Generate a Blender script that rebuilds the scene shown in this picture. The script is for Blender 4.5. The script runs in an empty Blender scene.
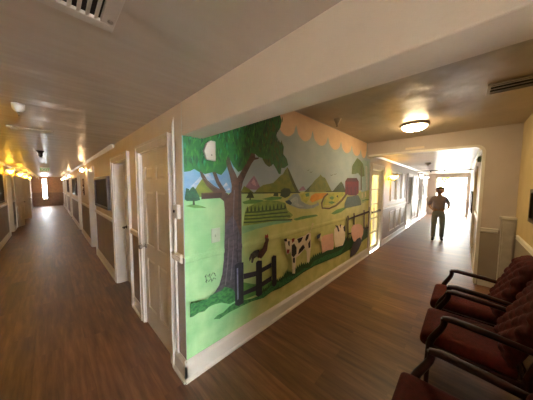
import bpy, bmesh, math, random
from mathutils import Vector, Matrix
from mathutils.geometry import tessellate_polygon
random.seed(7)
S = bpy.context.scene; COL = S.collection
PI = math.pi
# ------------------------------------------------------------ materials
def lin(c):
    return tuple((v/255/12.92 if v/255 <= .04045 else ((v/255+.055)/1.055)**2.4) for v in c)+(1,)
MATS = {}
def mat(name, c, rough=.6, c2=None, scale=8, metal=0, bump=0, bscale=None, emit=None, es=0, stretch=None, spec=.5, coat=0):
    if name in MATS: return MATS[name]
    m = bpy.data.materials.new(name); m.use_nodes = True; MATS[name] = m
    n = m.node_tree.nodes; l = m.node_tree.links; b = n['Principled BSDF']
    b.inputs['Base Color'].default_value = lin(c); b.inputs['Roughness'].default_value = rough
    b.inputs['Metallic'].default_value = metal; b.inputs['Specular IOR Level'].default_value = spec
    b.inputs['Coat Weight'].default_value = coat
    tc = n.new('ShaderNodeTexCoord'); mp = n.new('ShaderNodeMapping'); l.new(tc.outputs['Object'], mp.inputs[0])
    if stretch: mp.inputs['Scale'].default_value = stretch
    nz = n.new('ShaderNodeTexNoise'); nz.inputs['Scale'].default_value = scale; nz.inputs['Detail'].default_value = 5
    l.new(mp.outputs[0], nz.inputs['Vector'])
    c2 = c2 or tuple(min(255, v*.93) for v in c)
    cr = n.new('ShaderNodeValToRGB'); cr.color_ramp.elements[0].color = lin(c); cr.color_ramp.elements[1].color = lin(c2)
    cr.color_ramp.elements[0].position = .38; cr.color_ramp.elements[1].position = .62
    l.new(nz.outputs['Fac'], cr.inputs[0]); l.new(cr.outputs[0], b.inputs['Base Color'])
    if bump:
        n2 = n.new('ShaderNodeTexNoise'); n2.inputs['Scale'].default_value = bscale or scale*3; n2.inputs['Detail'].default_value = 3
        l.new(mp.outputs[0], n2.inputs['Vector'])
        bp = n.new('ShaderNodeBump'); bp.inputs['Strength'].default_value = bump; bp.inputs['Distance'].default_value = .02
        l.new(n2.outputs['Fac'], bp.inputs['Height']); l.new(bp.outputs[0], b.inputs['Normal'])
    if emit:
        b.inputs['Emission Color'].default_value = lin(emit); b.inputs['Emission Strength'].default_value = es
    return m
def floor_mat():
    m = bpy.data.materials.new('wood_planks'); m.use_nodes = True
    n = m.node_tree.nodes; l = m.node_tree.links; b = n['Principled BSDF']
    tc = n.new('ShaderNodeTexCoord'); mp = n.new('ShaderNodeMapping'); mp.inputs['Rotation'].default_value = (0, 0, PI/2)
    l.new(tc.outputs['Object'], mp.inputs[0])
    br = n.new('ShaderNodeTexBrick'); br.inputs['Scale'].default_value = 1; br.inputs['Brick Width'].default_value = 1.25
    br.inputs['Row Height'].default_value = .18; br.inputs['Mortar Size'].default_value = .0012; br.offset = .37
    br.inputs['Color1'].default_value = (0, 0, 0, 1); br.inputs['Color2'].default_value = (1, 1, 1, 1); br.inputs['Mortar'].default_value = (.3, .3, .3, 1)
    br.inputs['Bias'].default_value = 0
    l.new(mp.outputs[0], br.inputs['Vector'])
    mp2 = n.new('ShaderNodeMapping'); mp2.inputs['Scale'].default_value = (1.3, 14, 1); l.new(mp.outputs[0], mp2.inputs[0])
    va = n.new('ShaderNodeVectorMath'); va.operation = 'ADD'; l.new(mp2.outputs[0], va.inputs[0])
    sc = n.new('ShaderNodeVectorMath'); sc.operation = 'SCALE'; sc.inputs['Scale'].default_value = 9
    l.new(br.outputs['Color'], sc.inputs[0]); l.new(sc.outputs[0], va.inputs[1])
    nz = n.new('ShaderNodeTexNoise'); nz.inputs['Scale'].default_value = 1.6; nz.inputs['Detail'].default_value = 8; nz.inputs['Roughness'].default_value = .62
    l.new(va.outputs[0], nz.inputs['Vector'])
    cr = n.new('ShaderNodeValToRGB'); e = cr.color_ramp.elements
    e[0].position = .3; e[0].color = lin(FLOOR[0]); e[1].position = .72; e[1].color = lin(FLOOR[2])
    x = e.new(.5); x.color = lin(FLOOR[1])
    l.new(nz.outputs['Fac'], cr.inputs[0])
    mx = n.new('ShaderNodeMix'); mx.data_type = 'RGBA'; mx.blend_type = 'MULTIPLY'; mx.inputs[0].default_value = 1
    cr2 = n.new('ShaderNodeValToRGB'); cr2.color_ramp.elements[0].color = (.68, .66, .64, 1); cr2.color_ramp.elements[1].color = (1, 1, 1, 1)
    l.new(br.outputs['Color'], cr2.inputs[0]); l.new(cr.outputs[0], mx.inputs[6]); l.new(cr2.outputs[0], mx.inputs[7])
    l.new(mx.outputs[2], b.inputs['Base Color'])
    rr = n.new('ShaderNodeMapRange'); rr.inputs[3].default_value = .34; rr.inputs[4].default_value = .52
    l.new(nz.outputs['Fac'], rr.inputs[0]); l.new(rr.outputs[0], b.inputs['Roughness'])
    bp = n.new('ShaderNodeBump'); bp.inputs['Strength'].default_value = .25; bp.inputs['Distance'].default_value = .004
    l.new(nz.outputs['Fac'], bp.inputs['Height']); l.new(bp.outputs[0], b.inputs['Normal'])
    return m
FLOOR = [(88, 54, 34), (118, 78, 50), (146, 102, 70)]
M_FLOOR = floor_mat()
def ceil_mat(name, c, rough, sx):
    m = mat(name, c, rough, tuple(v*.96 for v in c), 2)
    n = m.node_tree.nodes; l = m.node_tree.links; b = n['Principled BSDF']
    tc = n.new('ShaderNodeTexCoord'); mp = n.new('ShaderNodeMapping'); mp.inputs['Scale'].default_value = sx; l.new(tc.outputs['Object'], mp.inputs[0])
    nz = n.new('ShaderNodeTexNoise'); nz.inputs['Scale'].default_value = 1; nz.inputs['Detail'].default_value = 2; l.new(mp.outputs[0], nz.inputs['Vector'])
    bp = n.new('ShaderNodeBump'); bp.inputs['Strength'].default_value = .8; bp.inputs['Distance'].default_value = .03
    l.new(nz.outputs['Fac'], bp.inputs['Height']); l.new(bp.outputs[0], b.inputs['Normal'])
    return m
M_CEIL = ceil_mat('gloss_ceiling_paint', (180, 165, 148), .3, (1.2, 5, 1))
M_CEIL2 = ceil_mat('hall_ceiling_paint', (205, 195, 180), .32, (5, 1.2, 1))
M_CEIL3 = ceil_mat('lounge_ceiling_paint', (190, 172, 146), .36, (2, 4, 1))
M_UP = mat('beige_wall_paint', (230, 216, 194), .5, (225, 210, 188), 3, bump=.08, bscale=60)
M_LO = mat('taupe_wall_paint', (162, 150, 138), .5, (154, 142, 130), 3, bump=.08, bscale=60)
M_LGR = mat('lounge_grey_paint', (200, 188, 180), .55, (194, 182, 174), 3, bump=.08, bscale=60)
M_CREAM = mat('lounge_cream_paint', (206, 184, 140), .55, (198, 176, 132), 3, bump=.08, bscale=60)
M_WHITE = mat('white_gloss_paint', (232, 228, 220), .32, (226, 221, 212), 5)
M_DOOR = mat('white_door_paint', (226, 220, 208), .35, (220, 213, 200), 5)
M_METAL = mat('brushed_nickel', (150, 142, 130), .3, metal=1)
M_DARKM = mat('dark_bronze', (52, 42, 34), .4, metal=.6)
M_VENT = mat('vent_enamel', (190, 180, 166), .45)
M_BLACK = mat('dark_void', (18, 15, 13), .7)
M_GLASS = mat('pane_glass', (255, 255, 255), .02)
_b = M_GLASS.node_tree.nodes['Principled BSDF']; _b.inputs['Transmission Weight'].default_value = 1; _b.inputs['IOR'].default_value = 1.02
for _l in list(_b.inputs['Base Color'].links): M_GLASS.node_tree.links.remove(_l)
_b.inputs['Base Color'].default_value = (1, 1, 1, 1)
# ------------------------------------------------------------ mesh builder (world coordinates)
class MB:
    def __init__(s): s.v = []; s.f = []; s.m = []; s.sm = []
    def add(s, vs, fs, mi=0, smooth=False):
        o = len(s.v); s.v += [tuple(v) for v in vs]
        for f in fs: s.f.append([o+i for i in f]); s.m.append(mi); s.sm.append(smooth)
        return s
    def box(s, x0, x1, y0, y1, z0, z1, mi=0):
        x0, x1 = sorted((x0, x1)); y0, y1 = sorted((y0, y1)); z0, z1 = sorted((z0, z1))
        v = [(x, y, z) for z in (z0, z1) for y in (y0, y1) for x in (x0, x1)]
        return s.add(v, [(0, 2, 3, 1), (4, 5, 7, 6), (0, 1, 5, 4), (2, 6, 7, 3), (0, 4, 6, 2), (1, 3, 7, 5)], mi)
    def prism(s, pts, d, mi=0):       # pts: list of 3D points in a plane, extruded by vector d
        n = len(pts); d = Vector(d); P = [Vector(p) for p in pts]
        s.add(P+[p+d for p in P], [tuple(range(n))[::-1], tuple(range(n, 2*n))]+[(i, (i+1) % n, n+(i+1) % n, n+i) for i in range(n)], mi)
        return s
    def tube(s, pts, r, seg=10, mi=0, flat=1.0, caps=True):
        P = [Vector(p) for p in pts]; R = r if isinstance(r, (list, tuple)) else [r]*len(P)
        vs = []; up = Vector((0, 0, 1))
        for i, p in enumerate(P):
            t = (P[min(i+1, len(P)-1)]-P[max(i-1, 0)]).normalized()
            a = t.cross(up)
            if a.length < .05: a = t.cross(Vector((0, 1, 0)))
            a.normalize(); b = a.cross(t).normalized()
            for k in range(seg):
                w = 2*PI*k/seg; vs.append(p+a*math.cos(w)*R[i]+b*math.sin(w)*R[i]*flat)
        fs = [(i*seg+k, i*seg+(k+1) % seg, (i+1)*seg+(k+1) % seg, (i+1)*seg+k) for i in range(len(P)-1) for k in range(seg)]
        s.add(vs, fs, mi, True)
        if caps: s.add(vs[:seg], [tuple(range(seg))[::-1]], mi); s.add(vs[-seg:], [tuple(range(seg))], mi)
        return s
    def lathe(s, c, prof, axis='z', seg=28, mi=0):   # prof: list of (r, h) about axis through c
        vs = []; c = Vector(c)
        for r, h in prof:
            for k in range(seg):
                w = 2*PI*k/seg; a, b = r*math.cos(w), r*math.sin(w)
                vs.append(c+Vector({'z': (a, b, h), 'x': (h, a, b), 'y': (b, h, a)}[axis]))
        fs = [(i*seg+k, i*seg+(k+1) % seg, (i+1)*seg+(k+1) % seg, (i+1)*seg+k) for i in range(len(prof)-1) for k in range(seg)]
        fs += [tuple(range(seg))[::-1], tuple(range((len(prof)-1)*seg, len(prof)*seg))]
        return s.add(vs, fs, mi, True)
    def build(s, name, mats, parent=None, bevel=0, origin=None, merge=False):
        if not isinstance(mats, (list, tuple)): mats = [mats]
        if parent is not None:
            off = Vector(parent.get('_o', (0, 0, 0))); loc = Vector((0, 0, 0))
        else:
            xs = [v[0] for v in s.v]; ys = [v[1] for v in s.v]; zs = [v[2] for v in s.v]
            off = Vector(origin) if origin else Vector(((min(xs)+max(xs))/2, (min(ys)+max(ys))/2, min(zs)))
            loc = off
        me = bpy.data.meshes.new(name); me.from_pydata([tuple(Vector(v)-off) for v in s.v], [], s.f)
        for m in mats: me.materials.append(m)
        for p, mi, sm in zip(me.polygons, s.m, s.sm): p.material_index = mi; p.use_smooth = sm
        bm = bmesh.new(); bm.from_mesh(me)
        if merge: bmesh.ops.remove_doubles(bm, verts=bm.verts, dist=1e-5)
        bmesh.ops.recalc_face_normals(bm, faces=bm.faces); bm.to_mesh(me); bm.free()
        o = bpy.data.objects.new(name, me); COL.objects.link(o); o.location = loc; o['_o'] = tuple(off)
        if parent is not None: o.parent = parent
        if bevel:
            b = o.modifiers.new('bevel', 'BEVEL'); b.width = bevel; b.segments = 2; b.limit_method = 'ANGLE'; b.angle_limit = .6
        return o
def thing(name, loc, label=None, cat=None, group=None, kind=None):
    o = bpy.data.objects.new(name, None); COL.objects.link(o); o.location = loc; o['_o'] = tuple(loc); o.empty_display_size = .1
    return tag(o, label, cat, group, kind)
def tag(o, label=None, cat=None, group=None, kind=None):
    if label: o['label'] = label
    if cat: o['category'] = cat
    if group: o['group'] = group
    if kind: o['kind'] = kind
    return o
def copy_tree(o, parent=None):
    c = o.copy(); COL.objects.link(c)
    if parent is not None: c.parent = parent
    for ch in list(o.children): copy_tree(ch, c)
    return c
def struct(o): o['kind'] = 'structure'; return o
# ------------------------------------------------------------ shell dimensions
HL, HR = -1.68, 0.0            # left hall walls (x)
YB, YE = -6.5, 22.0            # left hall ends (y)
CZ, CZL, CZR = 2.28, 2.60, 2.40
XW = 4.2; YW = -2.2; YR = -1.82; XE = 15.0; RAIL = 1.05
struct(MB().box(HL-.2, HR, YB-.3, YE+.3, -.1, 0).box(HR, XW, YW-.15, .0, -.1, 0).box(XW, XE+.3, YR-.2, 0, -.1, 0).box(HR, .2, 0, YE, -.1, 0).build('floor', M_FLOOR, origin=(0, 0, 0)))
struct(MB().box(HL-.2, .0, YB-.3, YE+.3, CZ, CZ+.1).box(0, .2, .1, YE+.3, CZ, CZ+.1).build('ceiling', M_CEIL, origin=(0, 0, CZ)))
struct(MB().box(.0, XW+.1, YW-.15, .1, CZL, CZL+.1).build('ceiling', M_CEIL3, origin=(0, 0, CZL)))
struct(MB().box(XW+.1, XE+.3, YR-.2, .2, CZR, CZR+.1).build('ceiling', M_CEIL2, origin=(0, 0, CZR)))

def wall_run(name, axis, plane, out, a0, a1, h, ops, mats, th=.2):
    """wall along an axis; 'out' = direction (+1/-1) away from the room; ops: (a, b, top, depth)"""
    mb = MB()
    def bx(a, b, d0, d1, z0, z1, mi):
        if b-a < 1e-4: return
        if axis == 'y': mb.box(plane+out*d0, plane+out*d1, a, b, z0, z1, mi)
        else: mb.box(a, b, plane+out*d0, plane+out*d1, z0, z1, mi)
    cur = a0
    for (a, b, top, dep) in sorted(ops)+[(a1, a1, 0, 0)]:
        bx(cur, a, 0, th, 0, RAIL, 1); bx(cur, a, 0, th, RAIL, h, 0)
        if b > a:
            bx(a, b, 0, th, top, h, 0)
            if dep: bx(a, b, dep, th+.02, 0, top, 2)
        cur = b
    return struct(mb.build(name, mats, origin=((plane, a0, 0) if axis == 'y' else (a0, plane, 0))))
# left hall, right-hand wall (x = 0)
OPR = [(.28, 1.08, 2.0, .05), (1.62, 2.52, 2.0, .15), (4.68, 5.46, 2.0, .15), (7.95, 8.55, 2.0, .15), (12.3, 13.1, 2.0, .15), (16.2, 17, 2.0, .15), (19, 19.8, 2, .15)]
wall_run('wall_right', 'y', HR, 1, 0.0, YE, CZ, OPR, [M_UP, M_LO, M_BLACK])
OPL = [(-3.6, -2.8, 2.0, .15), (2.6, 3.4, 2.0, .15), (8.95, 9.75, 2.0, .15), (11.9, 12.7, 2.0, .15), (14.6, 15.4, 2.0, .15), (17.6, 18.4, 2.0, .15)]
wall_run('wall_left', 'y', HL, -1, YB, YE, CZ, OPL, [M_UP, M_LO, M_BLACK])
wall_run('wall_right', 'y', HR, 1, YB, YW, CZ, [(-4.9, -4.1, 2.0, .15)], [M_UP, M_LO, M_BLACK])
# header beam over the wide opening beside the camera
struct(MB().box(0, .175, YW, 0, 2.03, CZL).build('wall_header', M_UP, bevel=.006))
# far end walls of the left hall
mb = MB()
WX0, WX1 = -1.14, -.86
for (a, b, z0, z1, mi) in ((HL, WX0, 0, RAIL, 1), (HL, WX0, RAIL, CZ, 0), (WX1, HR, 0, RAIL, 1), (WX1, HR, RAIL, CZ, 0), (WX0, WX1, 2.12, CZ, 0), (WX0, WX1, 0, .55, 1)):
    mb.box(a, b, YE, YE+.2, z0, z1, mi)
M_ENDW = mat('end_wall_paint', (196, 150, 112), .5); M_ENDL = mat('end_wainscot_paint', (156, 122, 98), .5)
struct(mb.build('wall_end', [M_ENDW, M_ENDL]))
# end behind the camera: glazed entrance
mb = MB().box(HL, -1.45, YB-.2, YB, 0, CZ).box(-.25, HR, YB-.2, YB, 0, CZ).box(-1.45, -.25, YB-.2, YB, 2.1, CZ)
struct(mb.build('wall_entrance', M_UP))
def glazed(name, horiz, a0, a1, c, z0, z1, cols, rows, fr=.06, mu=.025, t=.04, m=None, label=None):
    """window or glazed door: frame with muntins as one mesh, glass as another; plane across axis"""
    m = m or M_WHITE
    w = thing(name, ((a0+a1)/2, c, z0) if horiz == 'x' else (c, (a0+a1)/2, z0), kind='structure', label=label)
    mb = MB()
    def bx(p, q, r, s_): (mb.box(p, q, c-t/2, c+t/2, r, s_) if horiz == 'x' else mb.box(c-t/2, c+t/2, p, q, r, s_))
    bx(a0, a0+fr, z0, z1); bx(a1-fr, a1, z0, z1); bx(a0+fr, a1-fr, z0, z0+fr); bx(a0+fr, a1-fr, z1-fr, z1)
    for i in range(1, cols):
        x = a0+fr+(a1-a0-2*fr)*i/cols; bx(x-mu/2, x+mu/2, z0+fr, z1-fr)
    for j in range(1, rows):
        z = z0+fr+(z1-z0-2*fr)*j/rows; bx(a0+fr, a1-fr, z-mu/2, z+mu/2)
    mb.build('window_frame', m, w)
    g = MB()
    if horiz == 'x': g.box(a0+fr, a1-fr, c-.003, c+.003, z0+fr, z1-fr)
    else: g.box(c-.003, c+.003, a0+fr, a1-fr, z0+fr, z1-fr)
    g.build('glass_pane', M_GLASS, w)
    return w
glazed('window_1', 'x', -1.45, -.25, YB-.1, 0.0, 2.1, 2, 1)
glazed('window_2', 'x', WX0, WX1, YE+.1, .55, 2.12, 1, 2, fr=.03)
# ------------------------------------------------------------ lounge shell
struct(MB().box(.0, XW+.1, YW-.15, YW, 0, RAIL-.12, 1).box(0, XW+.1, YW-.15, YW, RAIL-.12, CZL, 0).build('wall_lounge', [M_CREAM, M_LO]))
mb = MB().box(XW, XW+.1, YW, YR, 0, .95, 1).box(XW, XW+.1, YW, YR, .95, CZL, 0)
# header over the hall opening with a rounded corner at its right-hand end
R = .13; zt = 2.33
pts = [(XW, 0, CZL), (XW, YR, CZL), (XW, YR, zt-R)]
for k in range(0, 9):
    a = PI/2*k/8; pts.append((XW, YR+R-R*math.cos(a), zt-R+R*math.sin(a)))
pts += [(XW, 0, zt)]
mb.prism(pts, (.1, 0, 0), 0)
struct(mb.build('wall_crossing', [M_LGR, M_LO]))
# white edge trim round that opening
path = [(YR, 0.0), (YR, zt-R)]+[(YR+R-R*math.cos(PI/2*k/8), zt-R+R*math.sin(PI/2*k/8)) for k in range(1, 9)]+[(-.03, zt)]
inner = [(YR+.03, 0.0), (YR+.03, zt-R)]+[(YR+R-(R-.03)*math.cos(PI/2*k/8), zt-R+(R-.03)*math.sin(PI/2*k/8)) for k in range(1, 9)]+[(-.03, zt-.03)]
mb = MB(); vs = [(x, y, z) for (y, z), (y2, z2) in zip(path, inner) for (x, y, z) in ((XW-.012, y-.012, z+.01), (XW-.012, y2, z2), (XW+.112, y2, z2), (XW+.112, y-.012, z+.01))]
n = len(path)
mb.add(vs, [(4*i+k, 4*i+(k+1) % 4, 4*i+4+(k+1) % 4, 4*i+4+k) for i in range(n-1) for k in range(4)]+[(0, 1, 2, 3), (4*n-4, 4*n-3, 4*n-2, 4*n-1)])
struct(mb.build('trim_1', M_WHITE))
# ------------------------------------------------------------ right-hand hall shell
M_HALL = mat('hall_panel_paint', (200, 190, 180), .4, (190, 180, 170), 3, stretch=(8, 1, .3))
M_HALLL = mat('hall_lower_paint', (172, 160, 150), .4, (164, 152, 142), 3, stretch=(8, 1, .3))
OPH = [(4.58, 5.42, 2.08, 0), (8.85, 9.75, 2.05, .15), (11.75, 12.7, 2.05, .15)]
wall_run('wall_mural', 'x', 0.0, 1, .2, XE, CZL, OPH, [M_HALL, M_HALLL, M_BLACK])
wall_run('wall_hall', 'x', YR, -1, XW+.1, XE, CZR, [(6.4, 7.3, 2.05, .1)], [M_HALL, M_HALLL, M_WHITE], th=.18)
struct(MB().box(XE, XE+.2, YR-.2, -1.72, 0, CZR).box(XE, XE+.2, -.36, .2, 0, CZR).box(XE, XE+.2, -1.72, -.36, 2.2, CZR).build('wall_far_end', M_HALL))
glazed('window_3', 'y', -1.72, -.36, XE+.1, 0, 2.2, 2, 1, fr=.05)
# shallow lit room behind the glazed door
M_YEL = mat('yellow_room_paint', (246, 236, 160), .7)
struct(MB().box(4.3, 5.7, 1.3, 1.4, 0, 2.4).box(4.2, 4.3, .2, 1.4, 0, 2.4).box(5.7, 5.8, .2, 1.4, 0, 2.4).box(4.2, 5.8, .2, 1.4, 2.4, 2.5).box(4.2, 5.8, .2, 1.4, -.1, 0).build('wall_back_room', M_YEL))
glazed('door_10', 'x', 4.62, 5.38, .05, .0, 2.04, 1, 5, fr=.11, mu=.03, t=.045)
d = bpy.data.objects['door_10']
MB().box(4.66, 5.34, -.03, -.005, .99, 1.03).box(4.67, 4.70, -.03, .03, .985, 1.035).box(5.3, 5.33, -.03, .03, .985, 1.035).build('push_bar', M_DARKM, d)
# ------------------------------------------------------------ trim: baseboards, rails, crown, casings
BASE = [(0, 0), (.028, 0), (.028, .02), (.016, .035), (.016, .125), (.010, .14), (.004, .15), (0, .15)]
def molding(mb, axis, plane, inn, a, b, prof, z0=0):
    """profile (d, z) pushed into the room by inn"""
    if b-a < .01: return
    if axis == 'y': mb.prism([(plane+inn*d, a, z0+z) for d, z in prof], (0, b-a, 0))
    else: mb.prism([(a, plane+inn*d, z0+z) for d, z in prof], (b-a, 0, 0))
def runs(a0, a1, ops, cas=.08):
    out = []; cur = a0
    for o in sorted(ops):
        out.append((cur, o[0]-cas)); cur = o[1]+cas
    out.append((cur, a1)); return out
RAILP = [(0, 0), (.014, .005), (.024, .022), (.018, .045), (.026, .06), (.02, .07), (0, .075)]
CROWN = [(0, .01), (.012, .01), (.018, .02), (.032, .042), (.04, .05), (.04, .06), (0, .06)]
def trims(side, axis, plane, inn, a0, a1, ops, h, crown=True, rz=1.0, base=BASE):
    mb = MB(); [molding(mb, axis, plane, inn, a, b, base) for a, b in runs(a0, a1, ops)]
    struct(mb.build('baseboard_'+side, M_WHITE))
    mb = MB(); [molding(mb, axis, plane, inn, a, b, RAILP, rz) for a, b in runs(a0, a1, ops)]
    global TN; TN += 1; struct(mb.build('trim_%d' % TN, M_WHITE))
    if crown:
        mb = MB(); molding(mb, axis, plane, inn, a0 if not isinstance(crown, float) else crown, a1, CROWN, h-.06)
        TN += 1; struct(mb.build('trim_%d' % TN, M_WHITE))
TN = 1
trims('right', 'y', HR, -1, .03, YE-.005, OPR, CZ, crown=2.4)
trims('left', 'y', HL, 1, YB+.01, YE-.005, OPL, CZ, crown=4.0)
trims('entry', 'y', HR, -1, YB+.01, YW-.01, [(-4.9, -4.1)], CZ, crown=False)
trims('hall', 'x', 0, -1, 5.50, XE, [o for o in OPH if o[0] > 6], CZR, crown=4.32)
trims('hall_side', 'x', YR, 1, XW+.12, XE, [(6.4, 7.3)], CZR, crown=True)
trims('lounge', 'x', YW, 1, .05, XW-.3, [], CZL, crown=False, rz=.88)
MBASE = [(0, 0), (.034, 0), (.034, .018), (.02, .034), (.02, .145), (.012, .165), (.004, .18), (0, .18)]
mb = MB(); molding(mb, 'x', 0, -1, -.02, 4.44, MBASE); molding(mb, 'y', HR, -1, -.02, .19, MBASE)
struct(mb.build('baseboard_mural', M_WHITE))
mb = MB(); mb.box(XW-.02, XW, YW, YR-.02, 0, .14); struct(mb.build('baseboard_crossing', M_WHITE))
mb = MB(); molding(mb, 'y', XW, -1, -2.03, YR-.015, RAILP, .90); TN += 1; struct(mb.build('trim_%d' % TN, M_WHITE))
def casing(axis, plane, inn, a, b, top, w=.08, t=.022, deep=0.12):
    global TN; TN += 1; mb = MB()
    def bx(p, q, r, s_, d0, d1):
        (mb.box(plane+inn*d0, plane+inn*d1, p, q, r, s_) if axis == 'y' else mb.box(p, q, plane+inn*d0, plane+inn*d1, r, s_))
    bx(a-w, a, 0, top+w, 0, t); bx(b, b+w, 0, top+w, 0, t); bx(a, b, top, top+w, 0, t)
    bx(a-w, a-w+.02, 0, top+w, t, t+.01); bx(b+w-.02, b+w, 0, top+w, t, t+.01); bx(a-w, b+w, top+w-.02, top+w+.004, t, t+.012)
    if deep: bx(a, a+.018, 0, top, -deep, 0); bx(b-.018, b, 0, top, -deep, 0); bx(a, b, top-.018, top, -deep, 0)
    return struct(mb.build('trim_%d' % TN, M_WHITE))
for i, o in enumerate(OPR): casing('y', HR, -1, o[0], o[1], o[2], deep=.009 if i == 0 else .14)
for o in OPL: casing('y', HL, 1, o[0], o[1], o[2], deep=.14)
casing('y', HR, -1, -4.9, -4.1, 2.0, deep=.14)
for o in OPH: casing('x', 0, -1, o[0], o[1], o[2], deep=.14, w=.1)
casing('x', YR, 1, 6.4, 7.3, 2.05, deep=.09)
# raised wall panels in the bright hall
for x0, x1 in ((6.35, 6.95), (7.1, 7.7), (7.85, 8.45), (10.1, 10.8), (10.9, 11.5)):
    TN += 1; mb = MB()
    for z0, z1 in ((1.2, 2.1), (.28, .9)):
        mb.box(x0, x0+.03, -.014, 0, z0, z1).box(x1-.03, x1, -.014, 0, z0, z1).box(x0+.03, x1-.03, -.014, 0, z0, z0+.03).box(x0+.03, x1-.03, -.014, 0, z1-.03, z1)
    struct(mb.build('trim_%d' % TN, M_WHITE))
# corner guard strip on the narrow pier by door 1
struct(MB().tube([(-.012, .135, 0.18), (-.012, .135, 2.12), (-.004, .135, 2.2)], [.012, .012, .002], 8).build('trim_90', M_WHITE))
# ------------------------------------------------------------ doors
def six_panel(name, axis, plane, inn, a, b, top, hinge_hi=False, m=None, knob_low=None, label=None, lever=False, z0=.012):
    """a closed six-panel door; plane = its visible face"""
    m = m or M_DOOR
    d = thing(name, (plane, (a+b)/2, 0) if axis == 'y' else ((a+b)/2, plane, 0), kind='structure', label=label)
    def put(mb, p, q, d0, d1, r, s_):
        (mb.box(plane+inn*d0, plane+inn*d1, p, q, r, s_) if axis == 'y' else mb.box(p, q, plane+inn*d0, plane+inn*d1, r, s_))
    mb = MB(); W = b-a; st = W*.14; mid = W*.13; pw = (W-2*st-mid)/2
    put(mb, a, b, -.035, -.012, z0, top-.004)
    zs = [(.24, .82), (.98, 1.58), (1.70, top-.15)]
    for p, q in ((a, a+st), (a+st+pw, a+st+pw+mid), (b-st, b)): put(mb, p, q, -.012, 0, z0, top-.004)
    rails = [(z0, .24), (.82, .98), (1.58, 1.70), (top-.15, top-.004)]
    for r, s_ in rails:
        for p, q in ((a+st, a+st+pw), (a+st+pw+mid, b-st)): put(mb, p, q, -.012, 0, r, s_)
    for r, s_ in zs:
        for p, q in ((a+st, a+st+pw), (a+st+pw+mid, b-st)):
            i = .03
            P = [(p+.008, r+.008, -.012), (q-.008, r+.008, -.012), (q-.008, s_-.008, -.012), (p+.008, s_-.008, -.012), (p+i, r+i, -.003), (q-i, r+i, -.003), (q-i, s_-i, -.003), (p+i, s_-i, -.003)]
            V = [((plane+inn*w, u, v) if axis == 'y' else (u, plane+inn*w, v)) for u, v, w in P]
            mb.add(V, [(0, 1, 5, 4), (1, 2, 6, 5), (2, 3, 7, 6), (3, 0, 4, 7), (4, 5, 6, 7)])
    mb.build('door_panel', m, d)
    kb = (b-.07) if knob_low is None else (a+.07)
    c = (plane, kb, .95) if axis == 'y' else (kb, plane, .95)
    ax = 'x' if axis == 'y' else 'y'
    prof = [(.028, 0), (.028, inn*.006), (.011, inn*.012), (.011, inn*.035), (.026, inn*.045), (.03, inn*.06), (.022, inn*.074), (.004, inn*.078)]
    kn = MB().lathe(c, prof, ax, 18)
    if lever:
        q = Vector(c); e = Vector((inn*.055, 0, 0)) if axis == 'y' else Vector((0, inn*.055, 0)); s_ = Vector((0, -.11, 0)) if axis == 'y' else Vector((-.11, 0, 0))
        kn = MB().lathe(c, prof[:3]+[(.011, inn*.05)], ax, 18).tube([q+e*.9, q+e+s_*.3, q+e+s_], [.011, .011, .009], 8)
    kn.build('knob', M_DARKM if lever else M_METAL, d)
    for z in (.22, 1.02, 1.80):
        hb = a+.004 if knob_low is None else b-.004
        h = MB(); cc = (plane+inn*.008, hb, z) if axis == 'y' else (hb, plane+inn*.008, z)
        h.tube([cc, (cc[0], cc[1], z+.09)], .008, 8); h.build('hinge', M_METAL, d)
    return d
six_panel('door_1', 'y', .010, -1, .285, 1.075, 1.99, label='white six-panel door beside the mural corner')
six_panel('door_2', 'y', .13, -1, 1.64, 2.50, 1.98, lever=True, label='recessed door in second white casing from the mural corner')
six_panel('door_3', 'y', .13, -1, 4.70, 5.44, 1.98, lever=True)
for i, o in enumerate(OPR[3:]): six_panel('door_%d' % (4+i), 'y', .13, -1, o[0]+.02, o[1]-.02, 1.98, lever=True)
DL = mat('grey_door_paint', (150, 138, 122), .4)
for i, o in enumerate(OPL): six_panel('door_%d' % (20+i), 'y', HL-.13, 1, o[0]+.02, o[1]-.02, 1.98, lever=True, m=M_DOOR)
six_panel('door_30', 'y', .13, -1, -4.88, -4.12, 1.98)
DK = mat('walnut_door_paint', (110, 92, 80), .5)
for i, o in enumerate(OPH[1:]): six_panel('door_%d' % (11+i), 'x', .13, -1, o[0]+.02, o[1]-.02, 2.03, m=DK)
six_panel('door_13', 'x', YR-.08, 1, 6.42, 7.28, 2.03)
# open door leaves standing out from the left-hand wall
for i, (y, w, ln) in enumerate(((10.75, .19, .5), (13.4, .28, .5))):
    d = thing('door_%d' % (40+i), (HL, y, 0), kind='structure')
    A = Vector((HL+.035, y, .01)); B_ = Vector((HL+w, y+ln, .01)); u = (B_-A).normalized(); nn = Vector((u.y, -u.x, 0))
    def slab(mb, s0, s1, d0, d1, z0, z1): mb.prism([A+u*s0+nn*d0+Vector((0, 0, z0)), A+u*s1+nn*d0+Vector((0, 0, z0)), A+u*s1+nn*d1+Vector((0, 0, z0)), A+u*s0+nn*d1+Vector((0, 0, z0))], (0, 0, z1-z0))
    L_ = (B_-A).length; mb = MB(); slab(mb, 0, L_, -.03, 0, 0, 1.97)
    for s0, s1 in ((.09, L_/2-.04), (L_/2+.04, L_-.09)):
        for z0, z1 in ((.22, .82), (.96, 1.55), (1.66, 1.85)): slab(mb, s0, s1, 0, .006, z0, z1)
    mb.build('door_panel', M_WHITE, d, bevel=.003)
    q = A+u*(L_-.07)+Vector((0, 0, .95)); MB().tube([q, q+nn*.04, q+nn*.05, q+nn*.075], [.01, .01, .026, .018], 14).build('knob', M_DARKM, d)
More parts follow.
